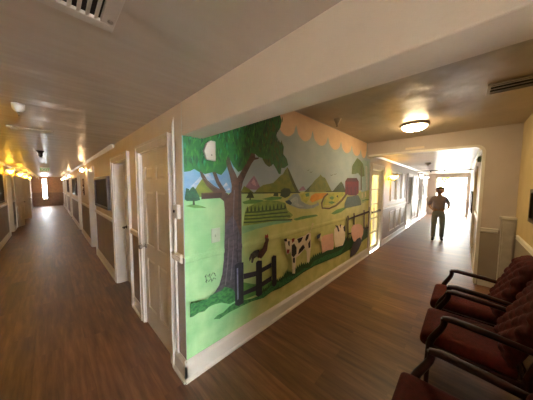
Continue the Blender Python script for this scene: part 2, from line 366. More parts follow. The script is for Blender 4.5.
# ------------------------------------------------------------ mural
MURAL = [
(0,'sky',[0,0.1,4.42,0.1,4.42,2.27,4.19,2.27,4.19,2.59,0,2.59]),
(1,'grass',[0.008,1.526,0.076,1.556,0.185,1.578,0.283,1.594,0.434,1.573,0.578,1.57,0.887,1.569,1.292,1.561,1.867,1.572,3.076,1.555,4.414,1.56,4.42,0,2.975,0,0.895,0,0,0]),
(0.5,'skyblue',[0.016,1.842,0.506,1.888,0.504,1.503,0.008,1.494]),
(1,'snow',[0.018,1.597,0.078,1.646,0.123,1.687,0.178,1.748,0.226,1.767,0.275,1.717,0.284,1.691,0.186,1.68,0.112,1.621,0.06,1.589]),
(1,'snow',[0.367,1.629,0.412,1.671,0.446,1.639,0.457,1.601,0.378,1.592]),
(1,'pink',[0.63,1.609,0.684,1.67,0.725,1.712,0.767,1.75,0.804,1.704,0.841,1.651,0.872,1.596]),
(2,'pinklight',[0.725,1.671,0.76,1.719,0.782,1.693,0.796,1.64,0.753,1.65]),
(1,'pink',[1.569,1.576,1.638,1.622,1.686,1.643,1.762,1.587]),
(2,'hill',[0.067,1.548,0.122,1.638,0.168,1.697,0.205,1.681,0.243,1.638,0.314,1.602,0.389,1.555,0.388,1.537]),
(2,'hill',[0.578,1.57,0.63,1.639,0.697,1.609,0.767,1.566]),
(2,'hill',[0.767,1.566,0.826,1.613,0.903,1.651,0.983,1.663,1.068,1.676,1.138,1.724,1.192,1.761,1.249,1.788,1.287,1.838,1.332,1.876,1.367,1.843,1.432,1.758,1.499,1.669,1.593,1.562,1.616,1.548]),
(3,'hilldark',[1.332,1.876,1.367,1.843,1.432,1.758,1.499,1.669,1.593,1.555,1.524,1.557,1.434,1.668,1.369,1.768]),
(2,'hill',[1.713,1.56,1.813,1.615,1.917,1.673,1.999,1.733,2.113,1.789,2.157,1.824,2.204,1.792,2.301,1.772,2.406,1.678,2.516,1.579,2.554,1.545]),
(3,'hilldark',[1.713,1.56,1.813,1.615,1.917,1.673,1.839,1.601,1.841,1.558]),
(2,'hilldark',[2.554,1.545,2.698,1.629,2.892,1.728,2.979,1.684,3.123,1.535]),
(3,'darkgreen',[0.591,1.563,0.888,1.557,1.292,1.551,1.617,1.547,1.616,1.563,1.291,1.566,0.887,1.57,0.591,1.575]),
(3,'darkgreen',[2.345,1.547,3.123,1.534,3.121,1.552,2.344,1.563]),
(3,'pine',[0.025,1.517,0.038,1.581,0.069,1.621,0.086,1.633,0.112,1.604,0.138,1.554,0.146,1.52,0.11,1.513,0.067,1.515]),
(3,'pine',[0.013,1.542,0.027,1.621,0.052,1.613,0.05,1.524,0.017,1.525]),
(3,'darkgreen',[0.081,1.522,0.08,1.481,0.099,1.481,0.096,1.522]),
(2,'midgreen',[0.016,1.477,0.083,1.489,0.164,1.468,0.211,1.447,0.1,1.455]),
(3,'darkgreen',[0.656,1.517,0.683,1.557,0.711,1.588,0.746,1.556,0.768,1.513]),
(3,'darkgreen',[0.703,1.526,0.702,1.494,0.719,1.494,0.719,1.525]),
(2,'midgreen',[0.603,1.479,0.711,1.499,0.888,1.486,0.952,1.46,0.797,1.452,0.629,1.457]),
(3,'darkgreen',[1.069,1.524,1.086,1.559,1.158,1.558,1.159,1.516]),
(2,'midgreen',[0.888,1.497,1.052,1.519,1.234,1.507,1.215,1.483,1.018,1.474]),
(3,'darkgreen',[1.196,1.521,1.214,1.593,1.271,1.617,1.372,1.61,1.415,1.565,1.374,1.515,1.293,1.493]),
(2,'water',[1.314,1.441,1.374,1.489,1.458,1.538,1.57,1.542,1.618,1.494,1.643,1.438,1.768,1.389,1.901,1.359,2.042,1.373,2.099,1.4,2.132,1.352,1.958,1.318,1.771,1.318,1.599,1.338,1.44,1.383,1.355,1.414]),
(3,'waterlight',[1.396,1.463,1.525,1.51,1.572,1.468,1.574,1.401,1.719,1.357,1.575,1.36,1.439,1.409]),
(3,'darkwater',[1.294,1.455,1.375,1.464,1.439,1.422,1.397,1.398,1.314,1.429]),
(2,'field',[1.617,1.534,1.763,1.559,1.868,1.55,1.844,1.457,1.768,1.403,1.667,1.451]),
(3,'midgreen',[1.739,1.532,1.841,1.551,1.843,1.5,1.765,1.489]),
(3,'orange',[1.858,1.442,1.896,1.499,2.006,1.535,2.313,1.534,2.413,1.526,2.316,1.469,2.098,1.431,1.927,1.402]),
(2,'field',[2.258,1.312,2.223,1.394,2.315,1.485,2.483,1.53,3.122,1.545,3.04,1.444,2.794,1.346,2.567,1.299]),
(3,'road',[2.396,1.533,2.262,1.478,2.183,1.383,2.212,1.289,2.467,1.259,2.737,1.293,2.986,1.38,3.183,1.496,3.113,1.517,2.928,1.404,2.699,1.32,2.455,1.287,2.242,1.308,2.232,1.375,2.304,1.463,2.431,1.514]),
(4,'cream',[2.289,1.333,2.534,1.305,2.801,1.368,3.005,1.46,2.985,1.468,2.785,1.377,2.527,1.315,2.29,1.342]),
(3,'midgreen',[2.452,1.448,2.557,1.478,2.633,1.441,2.561,1.41]),
(3,'midgreen',[2.421,1.383,2.562,1.393,2.676,1.361,2.529,1.344]),
(3,'darkgreen',[2.708,1.473,2.785,1.488,2.789,1.435]),
(4,'barn',[3.08,1.499,3.063,1.731,3.149,1.798,3.62,1.813,3.737,1.744,3.76,1.503,3.625,1.455,3.316,1.464]),
(5,'barndark',[3.077,1.731,3.149,1.798,3.62,1.813,3.737,1.744]),
(5,'barndark',[3.164,1.686,3.178,1.496,3.211,1.496,3.196,1.686]),
(5,'barndark',[3.332,1.629,3.345,1.473,3.385,1.472,3.372,1.629]),
(5,'barndark',[3.535,1.629,3.549,1.467,3.592,1.466,3.578,1.629]),
(3,'slategreen',[3.055,1.228,3.07,1.331,3.176,1.439,3.735,1.462,3.89,1.35,3.931,1.239]),
(2,'lightfield',[3.731,1.504,4.414,1.56,4.42,1.325,3.929,1.261,3.8,1.375]),
(3,'midgreen',[3.995,1.313,4.242,1.334,4.42,1.325,4.42,1.348,4.226,1.357,3.971,1.334]),
(3,'cream',[3.935,1.5,3.946,1.391,4.007,1.388,3.996,1.498]),
(3,'cream',[4.151,1.517,4.163,1.405,4.228,1.403,4.216,1.516]),
(2,'fartree',[3.356,1.882,3.368,2.038,3.487,2.126,3.611,2.217,3.78,2.192,3.963,2.124,4.037,2,4.082,1.871,3.872,1.842,3.693,1.918,3.533,1.89]),
(3,'fartrunk',[3.826,2.071,3.863,1.565,3.935,1.565,3.872,2.075]),
(1,'teal',[3.731,2.106,3.954,2.208,4.339,2.222,4.419,1.513,3.903,1.522,3.82,1.777]),
(2,'waterlight',[4.09,2.09,4.218,2.1,4.345,1.56,4.211,1.562]),
(2,'darkgreen',[1.769,1.864,1.805,1.859,1.841,1.874,1.834,1.879,1.803,1.865,1.773,1.87]),
(2,'darkgreen',[1.847,1.84,1.885,1.835,1.922,1.85,1.915,1.855,1.883,1.841,1.851,1.846]),
(2,'darkgreen',[2.471,1.823,2.522,1.816,2.571,1.834,2.561,1.84,2.519,1.824,2.476,1.83]),
(2,'darkgreen',[2.596,1.845,2.649,1.838,2.701,1.857,2.691,1.863,2.646,1.846,2.601,1.852]),
(2,'crop',[0.615,1.233,0.629,1.334,0.656,1.414,0.797,1.458,0.984,1.482,1.159,1.462,1.294,1.43,1.336,1.339,1.464,1.262,1.4,1.23,1.02,1.224,0.711,1.231]),
(3,'cropdark',[0.643,1.361,0.798,1.352,1.021,1.35,1.297,1.351,1.293,1.37,1.017,1.367,0.796,1.369,0.642,1.377]),
(3,'cropdark',[0.636,1.328,0.798,1.317,1.021,1.311,1.346,1.3,1.343,1.32,1.018,1.329,0.796,1.333,0.635,1.343]),
(3,'cropdark',[0.629,1.295,0.798,1.281,1.021,1.273,1.397,1.248,1.394,1.267,1.019,1.29,0.796,1.297,0.629,1.31]),
(3,'cropdark',[0.623,1.261,0.798,1.245,1.021,1.234,1.449,1.193,1.447,1.213,1.019,1.252,0.796,1.261,0.622,1.277]),
(4,'cropdark',[0.659,1.375,0.664,1.407,0.674,1.436,0.683,1.406,0.689,1.372]),
(4,'cropdark',[0.71,1.374,0.716,1.407,0.725,1.436,0.735,1.405,0.741,1.371]),
(4,'cropdark',[0.763,1.372,0.769,1.406,0.779,1.436,0.79,1.405,0.796,1.37]),
(4,'cropdark',[0.819,1.371,0.825,1.406,0.835,1.436,0.846,1.404,0.852,1.369]),
(4,'cropdark',[0.876,1.37,0.882,1.405,0.893,1.436,0.904,1.404,0.91,1.367]),
(4,'cropdark',[0.935,1.369,0.942,1.405,0.953,1.435,0.964,1.403,0.971,1.366]),
(4,'cropdark',[0.997,1.367,1.003,1.404,1.015,1.435,1.027,1.402,1.034,1.364]),
(4,'cropdark',[1.061,1.366,1.068,1.403,1.08,1.435,1.092,1.402,1.1,1.363]),
(4,'cropdark',[1.128,1.365,1.135,1.403,1.147,1.435,1.16,1.401,1.168,1.362]),
(4,'cropdark',[1.197,1.363,1.204,1.402,1.217,1.435,1.231,1.4,1.239,1.36]),
(4,'cropdark',[1.269,1.362,1.277,1.401,1.29,1.435,1.305,1.399,1.313,1.358]),
(2,'midgreen',[1.466,1.209,1.698,1.225,2.048,1.213,2.109,1.184,1.827,1.183,1.533,1.181]),
(2,'midgreen',[2.537,1.183,2.762,1.233,3.054,1.247,3.146,1.222,2.929,1.174,2.65,1.155]),
(2,'sea',[0.602,1.235,0.797,1.23,1.108,1.226,1.401,1.204,1.444,1.179,1.055,1.185,0.797,1.175,0.602,1.153]),
(5,'bark',[0.383,1.509,0.422,1.545,0.468,1.582,0.475,1.639,0.452,1.733,0.414,1.842,0.409,1.906,0.448,1.91,0.482,1.819,0.523,1.755,0.541,1.717,0.579,1.767,0.644,1.851,0.697,1.926,0.725,1.979,0.774,1.975,0.781,1.944,0.711,1.845,0.657,1.761,0.611,1.679,0.591,1.599,0.593,1.419,0.594,0.864,0.613,0.454,0.228,0.639,0.28,0.67,0.324,0.717,0.358,0.811,0.376,0.941,0.39,1.178,0.394,1.396]),
(5,'bark',[0.142,1.771,0.174,1.748,0.215,1.69,0.284,1.638,0.367,1.597,0.434,1.563,0.41,1.479,0.355,1.519,0.283,1.576,0.209,1.638,0.159,1.713]),
(5,'bark',[0.265,1.761,0.301,1.763,0.336,1.684,0.411,1.583,0.367,1.574,0.304,1.665]),
(5,'bark',[0.697,1.905,0.767,1.938,0.84,1.945,0.825,1.928,0.767,1.912,0.725,1.867]),
(6,'barkdark',[0.389,1.179,0.397,1.273,0.479,1.359,0.526,1.285,0.594,1.092,0.594,0.864,0.613,0.454,0.228,0.639,0.28,0.67,0.324,0.717,0.358,0.811,0.376,0.941]),
(6,'barklight',[0.498,1.601,0.488,1.388,0.49,1.191,0.498,1.19,0.498,1.387,0.51,1.6]),
(6,'barkline',[0.56,1.678,0.555,1.451,0.56,1.251,0.568,1.25,0.565,1.451,0.572,1.679]),
(7,'barklight',[0.431,1.142,0.417,0.912,0.385,0.696,0.396,0.691,0.427,0.908,0.44,1.141]),
(7,'barkline',[0.534,1.184,0.526,1.004,0.536,0.879,0.549,0.876,0.536,1.002,0.543,1.183]),
(7,'barklight',[0.485,1.113,0.477,0.956,0.45,0.723,0.461,0.719,0.486,0.953,0.492,1.111]),
(6,'barklight',[0.184,1.704,0.252,1.645,0.334,1.6,0.336,1.604,0.255,1.649,0.189,1.708]),
(4,'leaf',[0,2.59,0.013,1.748,0.063,1.758,0.098,1.777,0.142,1.754,0.197,1.74,0.275,1.761,0.358,1.738,0.402,1.786,0.436,1.844,0.459,1.883,0.494,1.83,0.554,1.776,0.631,1.81,0.67,1.883,0.725,1.949,0.781,1.976,0.825,1.949,0.886,1.944,0.933,1.883,0.998,1.855,1.065,1.894,1.118,1.84,1.164,1.784,1.201,1.786,1.21,1.858,1.267,1.861,1.346,1.904,1.314,1.975,1.245,2.028,1.253,2.113,1.224,2.156,1.132,2.165,1.114,2.242,1.184,2.325,1.211,2.411,1.164,2.492,1.1,2.59]),
(7,'leafdark',[0.086,2.081,0.098,2.041,0.103,2.001,0.074,2.041]),
(7,'leafdark',[0.289,2.18,0.296,2.156,0.283,2.132,0.281,2.156]),
(7,'leafdark',[0.34,2.538,0.351,2.502,0.323,2.465,0.329,2.502]),
(7,'leafdark',[0.403,2.274,0.415,2.233,0.412,2.192,0.39,2.233]),
(7,'leaflight',[0.113,2.248,0.123,2.215,0.118,2.182,0.103,2.215]),
(7,'leafdark',[0.322,1.978,0.334,1.938,0.34,1.898,0.309,1.938]),
(7,'leaflight',[0.916,1.99,0.924,1.965,0.923,1.94,0.909,1.965]),
(7,'leafolive',[0.779,2.094,0.787,2.066,0.769,2.039,0.77,2.066]),
(7,'leafteal',[0.105,2.126,0.115,2.093,0.122,2.06,0.096,2.093]),
(7,'leafdark',[0.573,1.891,0.584,1.856,0.571,1.821,0.563,1.856]),
(7,'leaflight',[0.08,1.93,0.091,1.895,0.089,1.859,0.069,1.895]),
(7,'leafdark',[0.159,2.515,0.165,2.494,0.154,2.474,0.153,2.494]),
(7,'leafdark',[0.906,2.5,0.918,2.462,0.924,2.423,0.895,2.462]),
(7,'leafteal',[0.024,1.985,0.035,1.946,0.042,1.906,0.012,1.946]),
(7,'leafdark',[1.12,2.461,1.126,2.439,1.124,2.417,1.113,2.439]),
(7,'leaflight',[0.249,2.107,0.258,2.078,0.238,2.048,0.24,2.078]),
(7,'leafdark',[0.058,1.873,0.067,1.844,0.066,1.815,0.05,1.844]),
(7,'leafolive',[0.743,2.116,0.756,2.073,0.73,2.031,0.73,2.073]),
(7,'leafteal',[0.219,2.296,0.226,2.275,0.212,2.254,0.213,2.275]),
(7,'leaflight',[0.046,2.455,0.06,2.41,0.037,2.365,0.033,2.41]),
(7,'leaflight',[0.621,1.927,0.627,1.906,0.619,1.885,0.615,1.906]),
(7,'leafdark',[0.577,2.276,0.584,2.25,0.575,2.225,0.569,2.25]),
(7,'leaflight',[0.041,1.941,0.049,1.916,0.035,1.891,0.034,1.916]),
(7,'leafdark',[0.542,1.965,0.555,1.922,0.535,1.88,0.53,1.922]),
(7,'leafolive',[0.735,2.585,0.748,2.542,0.731,2.499,0.722,2.542]),
(7,'leafdark',[0.274,2.486,0.287,2.443,0.291,2.4,0.261,2.443]),
(7,'leafteal',[0.385,2.128,0.393,2.101,0.396,2.073,0.377,2.101]),
(7,'leaflight',[0.686,2.283,0.694,2.257,0.691,2.23,0.678,2.257]),
(7,'leafteal',[0.079,1.876,0.089,1.842,0.083,1.808,0.068,1.842]),
(7,'leafolive',[1.206,1.929,1.219,1.886,1.184,1.843,1.193,1.886]),
(7,'leafdark',[0.515,2.38,0.522,2.354,0.511,2.329,0.507,2.354]),
(7,'leafdark',[1.142,1.9,1.151,1.871,1.147,1.843,1.134,1.871]),
(7,'leafolive',[1.006,2.121,1.012,2.101,1.006,2.08,0.999,2.101]),
(7,'leafdark',[0.104,2.475,0.112,2.447,0.115,2.42,0.095,2.447]),
(7,'leafdark',[0.706,2.052,0.715,2.024,0.714,1.996,0.698,2.024]),
(7,'leafdark',[0.986,2.449,0.993,2.427,0.984,2.405,0.98,2.427]),
(7,'leafdark',[1.038,2.041,1.047,2.011,1.053,1.981,1.029,2.011]),
(7,'leafolive',[1.146,1.907,1.158,1.866,1.138,1.826,1.133,1.866]),
(7,'leaflight',[0.154,2.199,0.161,2.175,0.151,2.15,0.146,2.175]),
(7,'leafdark',[0.425,2.475,0.438,2.431,0.414,2.387,0.411,2.431]),
(7,'leafteal',[0.405,2.201,0.417,2.163,0.405,2.125,0.394,2.163]),
(7,'leafdark',[0.684,2.17,0.692,2.143,0.682,2.115,0.676,2.143]),
(7,'leafdark',[0.997,2.575,1.008,2.538,1.001,2.501,0.986,2.538]),
(7,'leaflight',[0.739,2.527,0.748,2.496,0.739,2.465,0.73,2.496]),
(7,'leafdark',[0.509,1.959,0.523,1.914,0.514,1.869,0.496,1.914]),
(7,'leafdark',[0.187,2.43,0.2,2.388,0.173,2.345,0.174,2.388]),
(7,'leafdark',[0.257,2.417,0.269,2.375,0.264,2.333,0.244,2.375]),
(7,'leafdark',[0.523,2.532,0.534,2.496,0.512,2.459,0.512,2.496]),
(7,'leafdark',[0.227,2.484,0.237,2.451,0.23,2.418,0.217,2.451]),
(7,'leafdark',[1.041,2.41,1.049,2.386,1.052,2.362,1.034,2.386]),
(7,'leafdark',[0.224,2.133,0.231,2.107,0.233,2.082,0.216,2.107]),
(7,'leafolive',[1.109,2.311,1.116,2.285,1.118,2.259,1.101,2.285]),
(7,'leaflight',[0.915,1.991,0.923,1.963,0.907,1.935,0.906,1.963]),
(7,'leafolive',[1.169,2.081,1.181,2.04,1.165,2,1.157,2.04]),
(7,'leaflight',[0.57,2.242,0.583,2.2,0.559,2.157,0.557,2.2]),
(7,'leafolive',[0.901,2.266,0.914,2.223,0.895,2.179,0.888,2.223]),
(7,'leafdark',[0.335,1.931,0.348,1.889,0.353,1.847,0.323,1.889]),
(7,'leaflight',[0.193,1.946,0.206,1.903,0.185,1.859,0.18,1.903]),
(7,'leafdark',[0.517,2.232,0.529,2.195,0.522,2.157,0.506,2.195]),
(7,'leafdark',[0.024,1.934,0.032,1.909,0.03,1.883,0.017,1.909]),
(7,'leaflight',[0.107,1.966,0.117,1.93,0.12,1.894,0.096,1.93]),
(7,'leafdark',[0.951,2.299,0.963,2.257,0.97,2.215,0.938,2.257]),
(7,'leaflight',[0.106,2.052,0.118,2.01,0.085,1.968,0.093,2.01]),
(7,'leafolive',[1.098,2.136,1.105,2.112,1.087,2.087,1.09,2.112]),
(7,'leafdark',[0.669,2.187,0.678,2.157,0.663,2.127,0.66,2.157]),
(7,'leafdark',[0.503,2.102,0.515,2.06,0.483,2.018,0.49,2.06]),
(7,'leafdark',[0.395,2.394,0.402,2.371,0.386,2.348,0.388,2.371]),
(7,'leaflight',[0.302,2.208,0.313,2.17,0.301,2.133,0.29,2.17]),
(7,'leafdark',[1.151,2.126,1.164,2.084,1.161,2.043,1.139,2.084]),
(7,'leafdark',[1.218,2.063,1.231,2.023,1.232,1.982,1.206,2.023]),
(7,'leafteal',[0.244,2.133,0.253,2.104,0.256,2.075,0.236,2.104]),
(7,'leafdark',[1.115,2.305,1.128,2.263,1.107,2.22,1.103,2.263]),
(7,'leafolive',[1.084,2.412,1.092,2.386,1.073,2.36,1.076,2.386]),
(7,'leafdark',[0.908,2.259,0.922,2.214,0.91,2.169,0.895,2.214]),
(7,'leafdark',[0.056,2.179,0.067,2.141,0.068,2.103,0.045,2.141]),
(7,'leafdark',[1.016,2.495,1.023,2.472,1.021,2.449,1.009,2.472]),
(7,'leafdark',[0.294,1.975,0.307,1.933,0.313,1.891,0.281,1.933]),
(7,'leafdark',[0.014,2.319,0.022,2.293,0.006,2.267,0.006,2.293]),
(7,'leafolive',[1.061,1.989,1.071,1.953,1.057,1.918,1.05,1.953]),
(7,'leafdark',[0.225,2.152,0.235,2.12,0.21,2.087,0.215,2.12]),
(7,'leafteal',[0.27,2.323,0.277,2.298,0.265,2.273,0.262,2.298]),
(7,'leafolive',[1.153,2.531,1.165,2.492,1.144,2.453,1.141,2.492]),
(7,'leafdark',[0.532,2.365,0.541,2.338,0.525,2.311,0.524,2.338]),
(7,'leaflight',[0.039,1.967,0.052,1.924,0.03,1.881,0.026,1.924]),
(7,'leafdark',[0.806,2.322,0.814,2.296,0.818,2.27,0.798,2.296]),
(7,'leafolive',[1.158,2.153,1.166,2.124,1.147,2.096,1.149,2.124]),
(7,'leafdark',[0.122,2.181,0.134,2.141,0.105,2.101,0.11,2.141]),
(7,'leafdark',[0.386,2.225,0.398,2.182,0.392,2.139,0.373,2.182]),
(7,'leafdark',[0.86,2.583,0.872,2.545,0.876,2.506,0.849,2.545]),
(7,'leafdark',[0.772,2.276,0.784,2.237,0.781,2.197,0.76,2.237]),
(7,'leafdark',[0.069,1.88,0.082,1.836,0.088,1.793,0.057,1.836]),
(7,'leafdark',[0.916,2.29,0.922,2.268,0.923,2.245,0.909,2.268]),
(7,'leafolive',[1.037,2.066,1.047,2.033,1.04,2.001,1.027,2.033]),
(7,'leafdark',[0.471,2.371,0.483,2.332,0.484,2.293,0.459,2.332]),
(7,'leaflight',[0.236,2.034,0.244,2.004,0.23,1.975,0.227,2.004]),
(7,'leafdark',[0.499,2.181,0.506,2.155,0.489,2.13,0.491,2.155]),
(7,'leafdark',[0.241,2.177,0.247,2.154,0.23,2.131,0.234,2.154]),
(7,'leafolive',[1.073,2.354,1.083,2.322,1.087,2.289,1.063,2.322]),
(7,'leaflight',[0.907,2.123,0.92,2.08,0.918,2.037,0.894,2.08]),
(7,'leafdark',[0.275,2.002,0.281,1.981,0.277,1.96,0.269,1.981]),
(7,'leafdark',[0.626,2.552,0.633,2.528,0.627,2.503,0.619,2.528]),
(7,'leaflight',[0.78,2.23,0.786,2.209,0.785,2.189,0.774,2.209]),
(7,'leafdark',[0.301,2.221,0.308,2.197,0.304,2.174,0.294,2.197]),
(7,'leafdark',[0.304,2.358,0.312,2.329,0.305,2.3,0.295,2.329]),
(7,'leafolive',[0.857,2.222,0.868,2.187,0.852,2.152,0.847,2.187]),
(7,'leaflight',[0.707,2.036,0.715,2.011,0.716,1.986,0.7,2.011]),
(7,'leafdark',[0.207,2.209,0.219,2.168,0.192,2.127,0.194,2.168]),
(7,'leaflight',[0.786,2.184,0.792,2.162,0.781,2.141,0.779,2.162]),
(7,'leafdark',[1.147,1.978,1.159,1.939,1.153,1.9,1.135,1.939]),
(7,'leaflight',[0.898,2.543,0.906,2.516,0.909,2.488,0.89,2.516]),
(7,'leafdark',[0.058,2.038,0.071,1.995,0.063,1.952,0.046,1.995]),
(7,'leafdark',[0.094,2.099,0.103,2.068,0.081,2.038,0.084,2.068]),
(7,'leaflight',[0.369,2.459,0.381,2.419,0.387,2.378,0.356,2.419]),
(7,'leafolive',[0.93,2.357,0.936,2.334,0.92,2.312,0.923,2.334]),
(7,'leafolive',[0.68,2.013,0.688,1.988,0.672,1.963,0.673,1.988]),
(7,'leafdark',[0.135,2.376,0.144,2.348,0.13,2.319,0.127,2.348]),
(7,'leafdark',[0.173,2.233,0.184,2.198,0.176,2.162,0.162,2.198]),
(7,'leafdark',[0.204,2.383,0.213,2.353,0.206,2.322,0.195,2.353]),
(7,'leaflight',[0.771,2.548,0.779,2.519,0.761,2.49,0.762,2.519]),
(7,'leafdark',[0.322,2.263,0.331,2.231,0.311,2.199,0.312,2.231]),
(7,'leaflight',[0.755,2.229,0.768,2.185,0.741,2.141,0.742,2.185]),
(7,'leafteal',[0.209,2.552,0.22,2.514,0.222,2.476,0.197,2.514]),
(7,'leaflight',[0.126,1.934,0.137,1.898,0.141,1.862,0.116,1.898]),
(7,'leaflight',[0.007,2.473,0.018,2.437,0,2.401,0,2.437]),
(7,'leaflight',[0.29,1.939,0.299,1.909,0.304,1.879,0.281,1.909]),
(7,'leafdark',[0.822,2.539,0.832,2.506,0.82,2.474,0.813,2.506]),
(7,'leafolive',[0.958,2.203,0.967,2.174,0.972,2.145,0.95,2.174]),
(7,'leaflight',[0.457,2.21,0.464,2.188,0.459,2.165,0.451,2.188]),
(7,'leafdark',[0.112,2.05,0.119,2.029,0.106,2.009,0.106,2.029]),
(7,'leaflight',[0.569,2.027,0.578,1.997,0.581,1.967,0.56,1.997]),
(7,'leafolive',[0.87,2.499,0.883,2.456,0.866,2.413,0.858,2.456]),
(7,'leafolive',[1.038,2.022,1.047,1.99,1.034,1.957,1.028,1.99]),
(7,'leafdark',[0.924,2.112,0.937,2.07,0.933,2.028,0.911,2.07]),
(7,'leafdark',[1.202,1.963,1.208,1.942,1.198,1.921,1.195,1.942]),
(7,'leafolive',[1.058,2.321,1.07,2.281,1.062,2.242,1.046,2.281]),
(7,'leafdark',[1.14,2.032,1.149,2.001,1.138,1.971,1.131,2.001]),
(7,'leafdark',[0.161,2.473,0.172,2.436,0.143,2.398,0.15,2.436]),
(7,'leafdark',[0.61,2.354,0.618,2.331,0.605,2.307,0.603,2.331]),
(7,'leafteal',[0.199,2.203,0.212,2.16,0.218,2.117,0.186,2.16]),
(7,'leafdark',[1.005,2.416,1.018,2.373,1.026,2.33,0.992,2.373]),
(7,'leafolive',[0.62,2.272,0.633,2.229,0.634,2.185,0.607,2.229]),
(7,'leafolive',[0.965,2.304,0.976,2.269,0.956,2.233,0.954,2.269]),
(7,'leafdark',[1.148,2.187,1.157,2.156,1.159,2.124,1.138,2.156]),
(7,'leafolive',[1.131,2,1.143,1.959,1.112,1.919,1.119,1.959]),
(7,'leafdark',[0.201,2.429,0.212,2.395,0.213,2.36,0.191,2.395]),
(7,'leafdark',[1.033,2.291,1.039,2.268,1.022,2.245,1.026,2.268]),
(7,'leaflight',[0.018,2.145,0.029,2.11,0.013,2.076,0.008,2.11]),
(7,'leafolive',[0.92,2.514,0.931,2.478,0.914,2.442,0.909,2.478]),
(7,'leafteal',[0.075,2.553,0.081,2.532,0.083,2.51,0.068,2.532]),
(7,'leafdark',[0.09,2.343,0.101,2.305,0.072,2.267,0.078,2.305]),
(7,'leaflight',[0.091,2.465,0.104,2.423,0.097,2.381,0.079,2.423]),
(7,'leaflight',[0.943,2.431,0.952,2.4,0.949,2.37,0.934,2.4]),
(7,'leafteal',[0.188,1.886,0.2,1.844,0.186,1.803,0.175,1.844]),
(7,'leafdark',[1.112,2.038,1.12,2.011,1.114,1.985,1.104,2.011]),
(7,'leafdark',[0.325,2.222,0.336,2.185,0.316,2.148,0.314,2.185]),
(7,'leafolive',[1.145,1.984,1.158,1.943,1.163,1.903,1.133,1.943]),
(7,'leafolive',[1.008,2.287,1.015,2.262,0.999,2.238,1,2.262]),
(7,'leafdark',[0.966,2.422,0.976,2.39,0.951,2.357,0.956,2.39]),
(7,'leaflight',[0.122,2.191,0.134,2.15,0.113,2.11,0.11,2.15]),
(7,'leafdark',[0.152,1.95,0.162,1.917,0.148,1.884,0.142,1.917]),
(7,'leafdark',[0.639,2.489,0.65,2.452,0.633,2.414,0.628,2.452]),
(7,'leafolive',[1.104,2.161,1.117,2.117,1.093,2.073,1.091,2.117]),
(7,'leaflight',[0.274,2.353,0.284,2.319,0.273,2.286,0.264,2.319]),
(7,'leaflight',[0.792,2.423,0.802,2.392,0.795,2.362,0.783,2.392]),
(7,'leafdark',[0.474,2.58,0.485,2.541,0.493,2.502,0.462,2.541]),
(7,'leafdark',[1.047,2.135,1.054,2.112,1.042,2.089,1.04,2.112]),
(7,'leafteal',[0.332,2.108,0.343,2.073,0.349,2.038,0.322,2.073]),
(7,'leafolive',[0.906,2.127,0.918,2.089,0.897,2.05,0.894,2.089]),
(7,'leafdark',[0.782,2.252,0.792,2.219,0.771,2.187,0.772,2.219]),
(7,'leafdark',[0.879,2.135,0.886,2.11,0.867,2.084,0.871,2.11]),
(7,'leaflight',[0.609,2.296,0.617,2.269,0.604,2.243,0.601,2.269]),
(7,'leaflight',[0.269,2.284,0.279,2.25,0.277,2.215,0.259,2.25]),
(7,'leafolive',[0.97,2.44,0.979,2.412,0.971,2.383,0.962,2.412]),
(7,'leafdark',[0.949,2.085,0.958,2.056,0.946,2.027,0.941,2.056]),
(7,'leafteal',[0.529,1.952,0.541,1.913,0.516,1.875,0.518,1.913]),
(7,'leafdark',[0.689,2.052,0.7,2.012,0.691,1.973,0.677,2.012]),
(7,'leafdark',[0.193,2.269,0.204,2.23,0.193,2.191,0.181,2.23]),
(7,'leafdark',[0.641,2.344,0.654,2.302,0.644,2.259,0.628,2.302]),
(7,'leafolive',[0.996,2.091,1.004,2.067,0.991,2.042,0.989,2.067]),
(7,'leafdark',[0.142,2.524,0.154,2.484,0.161,2.443,0.13,2.484]),
(7,'leafdark',[0.722,2.525,0.735,2.483,0.736,2.441,0.71,2.483]),
(7,'leaflight',[0.337,2.367,0.35,2.324,0.346,2.281,0.324,2.324]),
(7,'leafolive',[1.149,2.47,1.157,2.443,1.143,2.417,1.141,2.443]),
(7,'leafdark',[0.078,2.246,0.086,2.219,0.076,2.192,0.07,2.219]),
(7,'leaflight',[0.644,2.249,0.656,2.211,0.641,2.173,0.633,2.211]),
(7,'leafdark',[0.569,2.132,0.579,2.098,0.573,2.063,0.558,2.098]),
(7,'leafdark',[0.876,2.146,0.888,2.105,0.862,2.064,0.863,2.105]),
(7,'leafdark',[0.893,2.242,0.902,2.209,0.9,2.176,0.883,2.209]),
(7,'leafteal',[0.384,2.309,0.397,2.266,0.393,2.223,0.372,2.266]),
(7,'leafteal',[0.339,2.12,0.346,2.098,0.34,2.077,0.333,2.098]),
(7,'leafdark',[0.486,2.446,0.493,2.42,0.482,2.395,0.478,2.42]),
(7,'leaflight',[0.778,2.572,0.787,2.542,0.791,2.511,0.769,2.542]),
(7,'leaflight',[0.375,2.092,0.387,2.054,0.363,2.016,0.364,2.054]),
(7,'leafolive',[1.118,2.497,1.13,2.458,1.129,2.42,1.106,2.458]),
(7,'leafdark',[0.572,1.918,0.583,1.882,0.571,1.846,0.561,1.882]),
(7,'leafdark',[0.081,2.546,0.09,2.518,0.068,2.49,0.073,2.518]),
(7,'leafteal',[0.477,2.535,0.486,2.502,0.463,2.469,0.467,2.502]),
(7,'leafdark',[0.482,2.334,0.488,2.312,0.487,2.29,0.475,2.312]),
(7,'leaflight',[0.723,2.131,0.734,2.096,0.721,2.061,0.713,2.096]),
(7,'leaflight',[0.241,2.376,0.254,2.335,0.234,2.293,0.229,2.335]),
(7,'leafdark',[1.087,2.557,1.099,2.517,1.086,2.477,1.075,2.517]),
(7,'leaflight',[0.844,2.212,0.852,2.186,0.855,2.16,0.837,2.186]),
(7,'leaflight',[0.247,2.074,0.255,2.046,0.248,2.019,0.239,2.046]),
